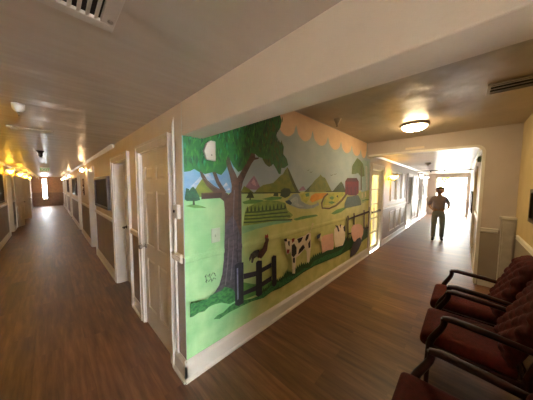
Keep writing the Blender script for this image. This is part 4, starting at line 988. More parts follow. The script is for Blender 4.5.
(8,'roostertail',[0.673,0.886,0.696,0.928,0.753,0.953,0.813,0.951,0.836,0.912,0.821,0.86,0.783,0.88,0.746,0.867,0.725,0.824,0.703,0.835,0.71,0.887,0.682,0.851]),
(9,'rooster',[0.798,0.865,0.82,0.927,0.875,0.955,0.903,1.012,0.909,1.062,0.938,1.074,0.968,1.04,0.955,0.967,0.944,0.911,0.891,0.865,0.852,0.841]),
(10,'comb',[0.906,1.062,0.914,1.101,0.938,1.086,0.954,1.106,0.968,1.057]),
(9,'cream',[0.821,0.86,0.844,0.843,0.844,0.82,0.821,0.826]),
(6,'bushdark',[0.83,0.437,0.844,0.486,0.861,0.441,0.876,0.476,0.893,0.444,0.908,0.482,0.925,0.448,0.938,0.477,0.953,0.45,0.966,0.478,0.981,0.452,0.994,0.499,1.01,0.453,1.017,0.506,1.027,0.468,1.035,0.523,1.044,0.482,1.052,0.534,1.062,0.496,1.079,0.525,1.098,0.488,1.115,0.514,1.135,0.48,1.152,0.515,1.172,0.471,1.187,0.523,1.204,0.478,1.219,0.52,1.237,0.484,1.252,0.517,1.27,0.491,1.282,0.552,1.296,0.504,1.308,0.564,1.323,0.518,1.336,0.571,1.351,0.532,1.363,0.579,1.379,0.519,1.392,0.545,1.408,0.505,1.421,0.533,1.437,0.492,1.454,0.537,1.474,0.499,1.491,0.553,1.511,0.506,1.529,0.545,1.55,0.513,1.571,0.56,1.596,0.519,1.618,0.568,1.644,0.524,1.666,0.585,1.694,0.53,1.717,0.56,1.744,0.52,1.768,0.555,1.796,0.511,1.82,0.55,1.85,0.501,1.866,0.545,1.885,0.522,1.901,0.59,1.921,0.543,1.938,0.59,1.958,0.564,1.983,0.618,2.015,0.565,2.041,0.614,2.074,0.567,2.101,0.609,2.135,0.568,2.162,0.609,2.197,0.569,2.225,0.606,2.26,0.57,2.288,0.641,2.326,0.572,2.361,0.632,2.405,0.565,2.442,0.606,2.487,0.558,2.524,0.626,2.572,0.55,2.605,0.596,2.648,0.545,2.682,0.592,2.725,0.54,2.759,0.6,2.805,0.535,2.835,0.579,2.873,0.545,2.901,0.616,2.942,0.556,2.972,0.616,3.013,0.566,3.035,0.655,3.071,0.587,3.096,0.637,3.13,0.608,3.153,0.695,3.19,0.629,3.216,0.678,3.253,0.618,3.28,0.677,3.319,0.606,3.347,0.645,3.386,0.593,3.446,0.645,3.521,0.61,3.58,0.708,3.662,0.628,3.725,0.723,3.811,0.646,3.859,0.724,3.927,0.657,3.98,0.708,4.048,0.668,4.101,0.74,4.174,0.68,4.22,0.737,4.284,0.679,4.327,0.78,4.397,0.679,4.42,0.779,4.42,0.45,3.953,0.395,3.403,0.382,2.94,0.37,2.402,0.398,2.021,0.42,1.697,0.409,1.44,0.379,1.212,0.365,0.993,0.384,0.861,0.399]),
(7,'bush',[1.062,0.457,1.173,0.431,1.27,0.449,1.352,0.489,1.438,0.448,1.551,0.468,1.695,0.483,1.852,0.452,1.96,0.514,2.137,0.516,2.329,0.518,2.576,0.493,2.809,0.475,3.018,0.504,3.194,0.565,2.895,0.409,2.366,0.433,1.991,0.452,1.671,0.439,1.417,0.407,1.193,0.392]),
(9,'cowwhite',[1.375,0.933,1.539,0.943,1.719,0.953,1.808,0.979,1.869,0.957,1.876,0.777,1.859,0.631,1.835,0.532,1.78,0.547,1.764,0.713,1.712,0.761,1.58,0.699,1.511,0.688,1.502,0.566,1.491,0.473,1.429,0.492,1.425,0.669,1.388,0.785]),
(10,'cowwhite',[1.252,0.975,1.322,0.975,1.417,0.938,1.419,0.845,1.367,0.776,1.305,0.778,1.284,0.848]),
(11,'cowblack',[1.242,0.983,1.302,0.989,1.312,0.945,1.262,0.954]),
(11,'cowblack',[1.327,0.942,1.364,0.941,1.365,0.869,1.334,0.895]),
(11,'comb',[1.406,0.96,1.471,0.962,1.461,0.916,1.418,0.905]),
(11,'comb',[1.31,0.842,1.366,0.829,1.346,0.781,1.311,0.79]),
(11,'cowblack',[1.408,0.874,1.462,0.889,1.515,0.824,1.517,0.741,1.455,0.702,1.41,0.74]),
(11,'cowblack',[1.528,0.938,1.669,0.94,1.623,0.886,1.564,0.869]),
(11,'cowblack',[1.556,0.718,1.578,0.783,1.672,0.833,1.719,0.781,1.663,0.75]),
(11,'cowblack',[1.721,0.888,1.757,0.951,1.821,0.958,1.797,0.896,1.747,0.862]),
(11,'cowblack',[1.8,0.822,1.859,0.87,1.858,0.751,1.815,0.745]),
(11,'cowblack',[1.439,0.699,1.482,0.695,1.483,0.619,1.441,0.638]),
(9,'cream',[1.857,0.966,1.882,1.028,1.918,1.103,1.94,1.078,1.955,1.083,1.902,1.111,1.863,1.033,1.838,0.971]),
(9,'pigpink',[2.169,0.837,2.279,0.861,2.575,0.843,2.623,0.641,2.59,0.56,2.393,0.587,2.212,0.578]),
(10,'cowwhite',[2.077,0.861,2.167,0.885,2.201,0.823,2.156,0.784,2.094,0.811]),
(11,'cowblack',[2.032,0.892,2.12,0.912,2.166,0.909,2.123,0.845,2.049,0.835]),
(9,'cowwhite',[2.619,0.906,2.74,0.95,2.924,0.935,3.052,0.898,3.088,0.644,2.993,0.548,2.684,0.575,2.631,0.711]),
(11,'cowblack',[2.642,0.972,2.76,0.948,2.827,0.838,2.766,0.839,2.727,0.908]),
(11,'cowblack',[2.82,0.949,2.889,0.961,2.864,0.888]),
(11,'cowblack',[2.983,0.889,3.06,0.916,3.087,0.788,3.019,0.809]),
(8,'fencebrown',[3.154,1.087,3.19,0.586,3.253,0.574,3.214,1.081]),
(8,'fencebrown',[3.447,1.108,3.47,0.841,3.538,0.832,3.515,1.102]),
(8,'fencebrown',[4.012,1.123,4.057,0.67,4.141,0.657,4.094,1.117]),
(8,'fencebrown',[4.365,1.165,4.42,0.145,4.42,0.124,4.42,1.159]),
(8,'fencebrown',[3.178,0.992,3.468,1.009,4.03,1.026,4.42,1.041,4.42,1.083,3.991,1.065,3.435,1.045,3.145,1.026]),
(8,'fencebrown',[3.193,0.71,3.49,0.695,4.062,0.677,4.42,0.667,4.42,0.704,4.03,0.712,3.466,0.726,3.173,0.739]),
(9,'pigpink',[3.368,0.815,3.465,0.868,3.735,0.856,3.944,0.798,4.065,0.692,4.045,0.582,3.97,0.527,3.946,0.464,3.879,0.543,3.707,0.541,3.574,0.502,3.493,0.528,3.435,0.601,3.378,0.692]),
(8,'mud',[3.496,0.486,3.623,0.556,3.97,0.527,3.953,0.395,3.815,0.291,3.625,0.226,3.34,0.222,3.379,0.366]),
(4,'ink',[0.179,0.839,0.192,0.856,0.212,0.832,0.227,0.854,0.242,0.831,0.258,0.854,0.281,0.833,0.284,0.837,0.256,0.859,0.24,0.836,0.226,0.86,0.21,0.837,0.191,0.861,0.175,0.843]),
(4,'ink',[0.184,0.847,0.188,0.809,0.194,0.808,0.189,0.846]),
(4,'ink',[0.222,0.853,0.228,0.814,0.234,0.814,0.227,0.853]),
(4,'ink',[0.27,0.852,0.283,0.815,0.288,0.815,0.275,0.852]),
(4,'ink',[0.183,0.792,0.201,0.808,0.216,0.784,0.235,0.806,0.252,0.782,0.268,0.804,0.286,0.785,0.289,0.788,0.266,0.81,0.25,0.787,0.233,0.811,0.215,0.79,0.201,0.813,0.179,0.796]),
(4,'ink',[0.188,0.814,0.193,0.781,0.198,0.779,0.194,0.813]),
(4,'ink',[0.238,0.807,0.244,0.772,0.249,0.771,0.244,0.806]),
(3,'peach',[1.1,2.59,1.1,2.42,1.12,2.425,1.158,2.326,1.196,2.292,1.234,2.269,1.272,2.255,1.31,2.25,1.348,2.255,1.386,2.269,1.424,2.292,1.462,2.326,1.5,2.425,1.54,2.326,1.58,2.292,1.62,2.269,1.66,2.255,1.7,2.25,1.74,2.255,1.78,2.269,1.82,2.292,1.86,2.326,1.9,2.425,1.946,2.326,1.992,2.292,2.038,2.269,2.084,2.255,2.13,2.25,2.176,2.255,2.222,2.269,2.268,2.292,2.314,2.326,2.36,2.425,2.408,2.326,2.456,2.292,2.504,2.269,2.552,2.255,2.6,2.25,2.648,2.255,2.696,2.269,2.744,2.292,2.792,2.326,2.84,2.425,2.888,2.326,2.936,2.292,2.984,2.269,3.032,2.255,3.08,2.25,3.128,2.255,3.176,2.269,3.224,2.292,3.272,2.326,3.32,2.425,3.368,2.326,3.416,2.292,3.464,2.269,3.512,2.255,3.56,2.25,3.608,2.255,3.656,2.269,3.704,2.292,3.752,2.326,3.8,2.425,3.835,2.326,3.87,2.292,3.905,2.269,3.94,2.255,3.975,2.25,4.01,2.255,4.045,2.269,4.08,2.292,4.115,2.326,4.15,2.425,4.15,2.59]),
]
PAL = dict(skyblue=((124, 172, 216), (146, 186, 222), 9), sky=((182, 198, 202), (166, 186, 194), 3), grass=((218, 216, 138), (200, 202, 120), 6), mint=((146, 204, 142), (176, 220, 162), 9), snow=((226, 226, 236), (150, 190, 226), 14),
  pink=((176, 140, 162), (150, 118, 146), 16), pinklight=((214, 180, 194), (196, 150, 170), 16), hill=((136, 142, 58), (108, 126, 48), 9), hilldark=((76, 88, 34), (64, 80, 34), 9),
  darkgreen=((40, 58, 26), (52, 74, 32), 20), pine=((28, 70, 52), (36, 92, 60), 30), midgreen=((104, 160, 74), (84, 138, 70), 12), water=((170, 184, 176), (150, 168, 168), 14),
  waterlight=((206, 214, 206), (180, 196, 190), 16), darkwater=((60, 84, 96), (40, 62, 70), 20), field=((212, 208, 100), (176, 186, 80), 9), orange=((240, 168, 50), (220, 150, 40), 8),
  road=((98, 84, 46), (80, 72, 40), 20), cream=((226, 214, 160), (214, 200, 140), 20), barn=((128, 30, 34), (104, 26, 32), 20), barndark=((88, 36, 38), (74, 30, 34), 20),
  slategreen=((90, 104, 84), (74, 92, 70), 16), lightfield=((184, 190, 120), (160, 178, 110), 10), fartree=((120, 138, 84), (96, 120, 74), 20), fartrunk=((110, 92, 70), (90, 80, 60), 20),
  teal=((146, 182, 176), (170, 198, 186), 10), crop=((150, 172, 84), (124, 150, 70), 14), cropdark=((44, 72, 30), (54, 84, 34), 20), sea=((150, 200, 150), (128, 186, 140), 9),
  bark=((98, 72, 58), (70, 50, 42), 16), barkdark=((90, 82, 90), (64, 58, 66), 18), barklight=((128, 118, 124), (110, 98, 104), 20), barkline=((40, 30, 32), (34, 28, 30), 20),
  leaf=((30, 96, 46), (48, 112, 44), 14), leafdark=((20, 66, 36), (28, 80, 38), 20), leaflight=((60, 132, 58), (74, 140, 54), 20), leafolive=((78, 98, 34), (66, 88, 32), 20), leafteal=((34, 128, 84), (60, 150, 100), 20),
  board=((60, 36, 24), (52, 30, 20), 20), boardlight=((104, 72, 50), (96, 64, 44), 20), bush=((30, 96, 50), (70, 138, 70), 30), bushdark=((36, 72, 28), (46, 90, 34), 22),
  fencerail=((44, 40, 58), (34, 32, 46), 20), fencepost=((34, 32, 48), (24, 24, 36), 24), fencelight=((150, 146, 178), (120, 116, 150), 24), roostertail=((54, 58, 60), (90, 92, 86), 50),
  rooster=((84, 44, 28), (62, 34, 24), 30), comb=((150, 40, 32), (130, 36, 30), 30), cowwhite=((248, 236, 214), (240, 226, 202), 14), cowblack=((22, 20, 22), (30, 26, 28), 20),
  pigpink=((246, 200, 182), (238, 190, 172), 12), fencebrown=((64, 46, 30), (54, 38, 26), 20), mud=((70, 62, 58), (58, 52, 50), 20), ink=((28, 60, 40), (28, 54, 36), 20), peach=((240, 208, 172), (234, 200, 164), 6))
def meadow():  # mint left, olive right: partly painted grass, partly daylight put into the colour
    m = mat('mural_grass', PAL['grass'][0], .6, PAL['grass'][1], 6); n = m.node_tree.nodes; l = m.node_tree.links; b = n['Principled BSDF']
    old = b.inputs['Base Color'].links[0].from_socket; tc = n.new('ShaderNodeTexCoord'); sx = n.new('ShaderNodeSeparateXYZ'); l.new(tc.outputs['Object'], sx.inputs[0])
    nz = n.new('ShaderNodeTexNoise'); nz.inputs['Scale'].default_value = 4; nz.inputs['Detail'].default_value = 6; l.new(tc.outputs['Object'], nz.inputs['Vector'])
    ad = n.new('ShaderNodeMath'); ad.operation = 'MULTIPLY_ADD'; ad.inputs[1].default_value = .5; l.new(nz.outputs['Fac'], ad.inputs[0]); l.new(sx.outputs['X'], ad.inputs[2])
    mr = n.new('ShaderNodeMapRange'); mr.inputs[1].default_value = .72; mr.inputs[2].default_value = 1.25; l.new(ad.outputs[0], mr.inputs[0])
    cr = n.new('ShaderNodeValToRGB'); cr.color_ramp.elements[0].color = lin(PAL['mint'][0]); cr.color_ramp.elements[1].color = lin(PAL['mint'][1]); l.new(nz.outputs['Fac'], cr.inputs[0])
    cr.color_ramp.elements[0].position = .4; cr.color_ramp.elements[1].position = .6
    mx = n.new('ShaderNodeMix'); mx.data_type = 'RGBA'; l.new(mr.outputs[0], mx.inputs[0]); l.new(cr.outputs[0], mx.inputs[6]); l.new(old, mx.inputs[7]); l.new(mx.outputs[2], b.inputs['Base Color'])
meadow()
names = sorted({m[1] for m in MURAL}); mi = {n: i for i, n in enumerate(names)}
bm = bmesh.new(); OFF = -.0015
for order, (lay, cname, fl) in enumerate(sorted(MURAL, key=lambda m: m[0])):
    pts = [(fl[i], fl[i+1]) for i in range(0, len(fl), 2)]
    if pts[0] == pts[-1]: pts = pts[:-1]
    if len(pts) < 3: continue
    bv = [bm.verts.new((x, OFF-.00004*order, z)) for x, z in pts]
    for tri in tessellate_polygon([[Vector((x, z, 0)) for x, z in pts]]):
        f = bm.faces.new([bv[i] for i in tri]); f.material_index = mi[cname]
bm.normal_update()
for zc in (1.0, 1.018, 1.045, 1.062):      # painted-over chair rail: a real ridge across the mural
    bmesh.ops.bisect_plane(bm, geom=bm.verts[:]+bm.edges[:]+bm.faces[:], plane_co=(0, 0, zc), plane_no=(0, 0, 1), dist=1e-5)
for v in bm.verts:
    if 1.017 < v.co.z < 1.046: v.co.y -= .007
for f in bm.faces:
    if f.normal.y > 0: f.normal_flip()
me = bpy.data.meshes.new('farm_mural'); bm.to_mesh(me); bm.free()
for n_ in names:
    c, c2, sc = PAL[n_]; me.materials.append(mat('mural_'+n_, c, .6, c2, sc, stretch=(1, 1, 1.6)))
mural = bpy.data.objects.new('farm_mural', me); COL.objects.link(mural)
tag(mural, 'painted farm mural with big tree, cow, sheep, pig and barn along the wall', 'mural')
# ------------------------------------------------------------ wall fittings by the corner
t = thing('alarm_box', (.23, -.012, 1.84), 'white alarm box high in the painted tree leaves', 'alarm box')
MB().prism([(x, -.0185, z) for x, z in ((.19, 1.86), (.165, 1.93), (.19, 1.99), (.225, 2.02), (.275, 2.02), (.275, 1.85))], (0, -.03, 0)).build('housing', M_WHITE, t, bevel=.004)
MB().lathe((.235, -.0485, 1.90), [(.006, 0), (.006, -.002), (.003, -.003)], 'y', 12).build('indicator', M_METAL, t)
M_PLATE = mat('pale_green_plate', (206, 224, 200), .35)
t = thing('switch_plate', (.29, -.008, 1.13), 'pale light switch plate left of the painted tree trunk', 'switch')
MB().box(.245, .335, -.012, -.005, 1.13, 1.26).build('plate', M_PLATE, t, bevel=.003)
MB().box(.282, .298, -.02, -.012, 1.18, 1.205).build('toggle', M_PLATE, t)
t = thing('door_chime', (-.01, .09, 1.36), 'small white box with dark sensor beside the white door', 'sensor')
MB().box(-.03, 0, .045, .125, 1.37, 1.485).build('housing', M_WHITE, t, bevel=.006)
MB().lathe((-.03, .10, 1.43), [(.012, 0), (.011, -.006), (.004, -.008)], 'x', 14).build('sensor', M_BLACK, t)
# ------------------------------------------------------------ ceiling fittings
def register(name, x0, x1, y0, y1, z, n, along, label, fr=.035):
    t = thing(name, ((x0+x1)/2, (y0+y1)/2, z), label, 'vent')
    MB().box(x0, x1, y0, y0+fr, z-.016, z).box(x0, x1, y1-fr, y1, z-.016, z).box(x0, x0+fr, y0+fr, y1-fr, z-.016, z).box(x1-fr, x1, y0+fr, y1-fr, z-.016, z).build('frame', M_VENT, t, bevel=.003)
    MB().box(x0+fr, x1-fr, y0+fr, y1-fr, z-.003, z-.001).build('backing', M_BLACK, t)
    for i in range(n):
        m = MB()
        if along == 'y':
            p_ = (x1-x0-2*fr)/n; c = x0+fr+p_*(i+.5); m.prism([(c-p_*.3, y0+fr, z-.017), (c-p_*.3, y0+fr, z-.013), (c+p_*.2, y0+fr, z-.006), (c+p_*.2, y0+fr, z-.010)], (0, y1-y0-2*fr, 0))
        else:
            p_ = (y1-y0-2*fr)/n; c = y0+fr+p_*(i+.5); m.prism([(x0+fr, c-p_*.3, z-.012), (x0+fr, c-p_*.3, z-.009), (x0+fr, c+p_*.26, z-.013), (x0+fr, c+p_*.26, z-.017)], (x1-x0-2*fr, 0, 0))
        m.build('slat', M_VENT, t)
    return t
v = register('ceiling_vent', -1.0, -.52, -.86, -.53, CZ, 16, 'y', 'large slatted ceiling vent nearest the camera in the left hall', fr=.045)
MB().lathe((-.537, -.60, CZ-.016), [(.01, 0), (.01, -.005), (.005, -.007)], 'z', 12).build('screw', M_METAL, v)
register('ceiling_vent', -1.02, -.66, 1.96, 2.16, CZ, 4, 'x', 'small ceiling vent beyond the white smoke detector in left hall', fr=.025)
register('ceiling_vent', 2.15, 2.45, -2.12, -1.72, CZL, 3, 'y', 'ceiling vent above the red chairs in the lounge', fr=.025)
def detector(x, y, z, r, label):
    t = thing('smoke_detector', (x, y, z), label, 'smoke detector')
    MB().lathe((x, y, z), [(r, 0), (r, -.025), (r*.9, -.045), (r*.6, -.06), (r*.2, -.066)], 'z', 26).build('housing', M_WHITE, t)
    MB().lathe((x, y, z-.066), [(r*.18, 0), (r*.18, -.012), (.004, -.03)], 'z', 12).build('test_button', M_METAL, t)
    return t
detector(-.87, .97, CZ, .037, 'white smoke detector on the left hall ceiling')
detector(7.7, -.72, CZR, .07, 'white smoke detector on the right hall ceiling')
t = thing('fire_sprinkler', (2.15, -.25, CZL), 'cone-shaped sprinkler head on the lounge ceiling above the mural', 'sprinkler')
MB().lathe((2.15, -.25, CZL), [(.055, 0), (.05, -.01), (.028, -.05), (.014, -.085), (.01, -.1)], 'z', 20).build('escutcheon', M_VENT, t)
MB().lathe((2.15, -.25, CZL-.1), [(.018, 0), (.018, -.006), (.004, -.008)], 'z', 12).build('deflector', M_METAL, t)
t = thing('fire_sprinkler', (-.82, 4.17, CZ), 'dark sprinkler head hanging mid-way along the left hall ceiling', 'sprinkler')
MB().lathe((-.82, 4.17, CZ), [(.06, 0), (.05, -.012), (.03, -.05), (.03, -.10), (.012, -.12)], 'z', 20).build('escutcheon', M_DARKM, t)
MB().lathe((-.82, 4.17, CZ-.12), [(.03, 0), (.03, -.006), (.004, -.01)], 'z', 12).build('deflector', M_METAL, t)
M_GRN = mat('exit_green', (60, 150, 70), .4, emit=(110, 220, 120), es=.25)
def exit_sign(x, y, z, w, label, axis):
    t = thing('exit_sign', (x, y, z), label, 'exit sign')
    if axis == 'x': MB().box(x-w/2, x+w/2, y-.03, y+.03, z, z+.19).build('housing', M_WHITE, t, bevel=.004)
    else: MB().box(x-.03, x+.03, y-w/2, y+w/2, z, z+.19).build('housing', M_WHITE, t, bevel=.004)
    cu = bpy.data.curves.new('exit_text', 'FONT'); cu.body = 'EXIT'; cu.size = .12; cu.extrude = .002; cu.align_x = 'CENTER'; cu.align_y = 'CENTER'
    tmp = bpy.data.objects.new('exit_text', cu); COL.objects.link(tmp); bpy.context.view_layer.update()
    em = bpy.data.meshes.new_from_object(tmp); bpy.data.objects.remove(tmp)
    o = bpy.data.objects.new('exit_lettering', em); COL.objects.link(o); o.parent = t; em.materials.clear(); em.materials.append(M_GRN)
    o.location = (0, -.032, .095) if axis == 'x' else (-.032, 0, .095); o.rotation_euler = (PI/2, 0, 0) if axis == 'x' else (PI/2, 0, -PI/2)
exit_sign(-.82, 9.3, CZ-.19, .26, 'small green-lettered exit sign hanging in the left hall', 'x')
# dome lights
M_DOME = mat('lit_frosted_dome', (255, 240, 214), .4, emit=(255, 224, 172), es=50)
M_RIM = mat('white_rim', (214, 200, 178), .4)
def dome(x, y, z, label):
    t = thing('ceiling_light', (x, y, z), label, 'ceiling light')
    MB().lathe((x, y, z), [(.19, 0), (.19, -.012), (.178, -.03), (.165, -.034)], 'z', 36).build('rim', M_RIM, t)
    MB().lathe((x, y, z-.03), [(.165, 0), (.158, -.02), (.135, -.043), (.10, -.06), (.055, -.072), (.012, -.076)], 'z', 36).build('shade', M_DOME, t)
    MB().lathe((x, y, z-.105), [(.012, 0), (.014, -.006), (.006, -.018)], 'z', 12).build('finial', M_METAL, t)
    return t
dome(3.2, -1.0, CZL, 'lit frosted dome ceiling light in the lounge')
M_BULB = mat('lit_warm_bulb', (255, 236, 206), .4, emit=(255, 214, 160), es=42)
for y, lb in ((6.15, 'small lit bulb bracket nearest the camera on the right wall of left hall'), (11.6, 'small lit bulb bracket between the wide dark pictures in left hall'), (19.6, 'added lit bulb bracket brightening the far end wall of left hall'), (15.6, 'third small lit bulb bracket in the left hall')):  # bulb by the far end wall is added to brighten that wall
    t = thing('wall_light', (0, y, 2.02), lb, 'wall light', 'small bulb brackets in the left hall')
    MB().lathe((0, y, 2.06), [(.045, 0), (.045, -.012), (.015, -.02), (.015, -.06)], 'x', 16).build('bracket', M_WHITE, t)
    MB().lathe((-.09, y, 2.06), [(.01, -.05), (.035, -.03), (.045, 0), (.035, .03), (.01, .045)], 'z', 16).build('bulb', M_BULB, t)
# ------------------------------------------------------------ sconces
M_GOLD = mat('lit_amber_glass', (255, 206, 90), .4, emit=(255, 190, 60), es=28)
M_BRASS = mat('brass', (190, 140, 50), .3, metal=.9)
def hall_sconce(y, label, first=[None]):
    x = HL
    if first[0] is None:
        t = thing('wall_sconce', (x, y, 1.95), label, 'wall sconce', 'amber sconces along the left hall')
        MB().lathe((x, y, 1.98), [(.05, 0), (.05, .012), (.02, .02)], 'x', 18).build('back_plate', M_BRASS, t)
        MB().tube([(x+.01, y, 1.98), (x+.09, y, 1.93), (x+.14, y, 1.94), (x+.15, y, 1.98)], .008, 8).build('arm', M_BRASS, t)
        MB().lathe((x+.15, y, 1.97), [(.02, 0), (.05, .04), (.07, .10), (.075, .11)], 'z', 20).build('lamp_shade', M_GOLD, t)
        first[0] = t; return t
    c = copy_tree(first[0]); c.location = (x, y, 1.95); c['label'] = label; return c
hall_sconce(8.35, 'amber wall sconce nearest the camera on the left hall wall')
hall_sconce(11.3, 'amber wall sconce beside the first open white door leaf')
hall_sconce(14.0, 'amber wall sconce beyond the second open white door leaf')
hall_sconce(1.5, 'added unseen amber wall sconce opposite the white door by the mural corner'); hall_sconce(4.9, 'added unseen amber wall sconce opposite the long dark framed picture')  # both out of view, added to warm the right wall and door
hall_sconce(17.0, 'farthest amber wall sconce in the left hall')
def arch_hood(y, label):
    mb = MB(); r0, r1, n = .26, .30, 14; cx = HL+.30; cz = 1.93
    o_ = [(cx-r1*math.cos(PI*k/n), y, cz+r1*math.sin(PI*k/n)) for k in range(n+1)]; i_ = [(cx-r0*math.cos(PI*k/n), y, cz+r0*math.sin(PI*k/n)) for k in range(n+1)]
    vs = []; d = Vector((0, .05, 0))
    for a, b in zip(o_, i_): vs += [Vector(a), Vector(b), Vector(b)+d, Vector(a)+d]
    mb.add(vs, [(4*i+k, 4*i+(k+1) % 4, 4*i+4+(k+1) % 4, 4*i+4+k) for i in range(n) for k in range(4)]+[(0, 1, 2, 3), (4*n, 4*n+1, 4*n+2, 4*n+3)])
    o = mb.build('arch_bracket', M_WHITE); tag(o, label, 'arch bracket')
arch_hood(8.75, 'white arched bracket nearest the camera on the left hall wall')
arch_hood(11.6, 'white arched bracket above the first open door leaf')
arch_hood(14.3, 'white arched bracket farthest down the left hall')
t = thing('wall_sconce', (6.05, 0, 1.82), 'amber lit sconce beside the glazed yellow door', 'wall sconce')
MB().lathe((6.05, 0, 1.86), [(.05, 0), (.05, -.012), (.02, -.02)], 'y', 18).build('back_plate', M_BRASS, t)
MB().tube([(6.05, -.01, 1.86), (6.05, -.09, 1.82), (6.05, -.14, 1.85)], .008, 8).build('arm', M_BRASS, t)
MB().lathe((6.05, -.14, 1.85), [(.03, 0), (.07, .03), (.11, .085), (.115, .095)], 'z', 22).build('lamp_shade', M_GOLD, t)
M_GLOBE = mat('white_glass_globe', (240, 238, 232), .3, emit=(255, 240, 220), es=5)
def globe(x, label):
    z = 2.12
    t = thing('wall_lantern', (x, 0, z), label, 'wall lantern')
    MB().box(x-.04, x+.04, -.02, 0, z, z+.16).tube([(x, -.02, z+.12), (x, -.12, z+.12)], .012, 8).lathe((x, -.12, z+.08), [(.07, 0), (.07, .02), (.03, .06)], 'z', 18).build('bracket', M_BLACK, t)
    MB().lathe((x, -.12, z+.08), [(.06, 0), (.085, -.04), (.075, -.09), (.03, -.12)], 'z', 18).build('globe', M_GLOBE, t)
globe(11.3, 'black and white wall lantern before the dark doorway'); globe(13.3, 'black and white wall lantern nearest the bright end window')
# ------------------------------------------------------------ pictures
M_PIC = mat('dark_picture', (20, 14, 12), .6, (44, 32, 26), 9, stretch=(1, 3, .3), spec=.15)  # vertical streaks in the canvas colour imitate reflections
M_PF = mat('brown_frame', (70, 50, 36), .45)
def picture(axis, plane, inn, a, b, z0, z1, label, cat='picture', m=None, mf=None, name='framed_picture', t_=.05, fr=.045):
    t = thing(name, (plane, (a+b)/2, z0) if axis == 'y' else ((a+b)/2, plane, z0), label, cat)
    def B(mb, p, q, r, s_, d0, d1): (mb.box(plane+inn*d0, plane+inn*d1, p, q, r, s_) if axis == 'y' else mb.box(p, q, plane+inn*d0, plane+inn*d1, r, s_))
    mb = MB(); B(mb, a, b, z0, z0+fr, 0, t_); B(mb, a, b, z1-fr, z1, 0, t_); B(mb, a, a+fr, z0+fr, z1-fr, 0, t_); B(mb, b-fr, b, z0+fr, z1-fr, 0, t_)
    mb.build('frame', mf or M_PF, t, bevel=.004)
    mb = MB(); B(mb, a+fr, b-fr, z0+fr, z1-fr, 0, t_*.6); mb.build('canvas', m or M_PIC, t)
picture('y', HR, -1, 2.85, 4.3, 1.2, 1.80, 'long dark framed picture between the second and third doors')
picture('y', HR, -1, 8.9, 10.9, 1.25, 1.92, 'wide dark framed picture beyond the fourth door in left hall')
picture('y', HR, -1, 13.6, 14.8, 1.25, 1.95, 'farthest dark framed picture on the right wall of left hall')
picture('y', HL, 1, 6.3, 7.95, 1.15, 1.95, 'dark framed picture at the left edge on the left hall wall', t_=.04)
picture('x', YW, 1, 2.62, 3.05, 1.25, 1.62, 'small dark framed picture above the lounge chair rail')
M_BOARD = mat('slate_blue_board', (96, 104, 124), .5)
picture('x', YR, 1, 8.0, 10.2, .85, 1.5, 'slate blue notice board on the right side of bright hall', 'notice board', M_BOARD, M_BLACK, 'notice_board', .05)
picture('x', 0, -1, 12.95, 13.9, 1.2, 1.8, 'framed picture next to the bright end window', m=mat('pale_print', (150, 150, 150), .4, (90, 90, 96), 6), mf=M_BLACK)
# dried swag on left hall wall
sw = MB()
for k in range(26):
    a = random.uniform(0, 6.28); z = 1.35+.5*k/26; r = .05
    sw.tube([(-.01, 6.7, z), (-.03-.03*random.random(), 6.7+r*math.cos(a)*1.6, z+.05*math.sin(a))], [.012, .004], 5)
tag(sw.build('dried_garland', mat('dried_leaves', (96, 66, 44), .8)), 'slim dried garland hanging between third and fourth doors', 'garland')
# blank cover plate on the crossing beam, alarm strobe inside the hall, sprinkler pipe
o = MB().box(XW-.012, XW, -1.02, -.72, 2.37, 2.41).build('cover_plate', M_UP, bevel=.003); tag(o, 'thin blank cover plate on the beam above the hall opening', 'cover plate')
t = thing('alarm_strobe', (5.0, YR, 2.1), 'small grey-green alarm box just inside the bright hall', 'alarm box')
MB().box(4.93, 5.09, YR, YR+.06, 2.12, 2.22).build('housing', mat('greygreen_plastic', (130, 150, 128), .4), t, bevel=.006)
MB().box(4.97, 5.05, YR+.06, YR+.075, 2.15, 2.19).build('lens', M_WHITE, t)
t = thing('sprinkler_pipe', (10.8, -.9, CZR-.05), 'dark sprinkler pipe running across the bright hall ceiling', 'pipe')
MB().tube([(10.8, YR, CZR-.06), (10.8, -.0, CZR-.06)], .018, 8).build('pipe', M_DARKM, t)
for y in (-.5, -.95): MB().lathe((10.8, y, CZR-.07), [(.02, 0), (.02, -.03), (.035, -.05), (.035, -.056)], 'z', 12).build('sprinkler_head', M_DARKM, t)
# ------------------------------------------------------------ low white cabinet in the lounge corner
t = thing('corner_cabinet', (4.12, -2.12, 0), 'low white panelled corner cabinet beyond the red chairs', 'cabinet')
M_CAB = mat('cabinet_paint', (196, 188, 178), .45)
MB().box(4.06, XW, YW+.002, -2.05, 0, 1.15).build('body', M_CAB, t, bevel=.003)
MB().box(4.04, XW, YW+.002, -2.03, 1.15, 1.185).build('top', M_WHITE, t, bevel=.006)
MB().box(4.045, 4.06, -2.175, -2.065, .1, 1.1).build('door', M_CAB, t, bevel=.004)
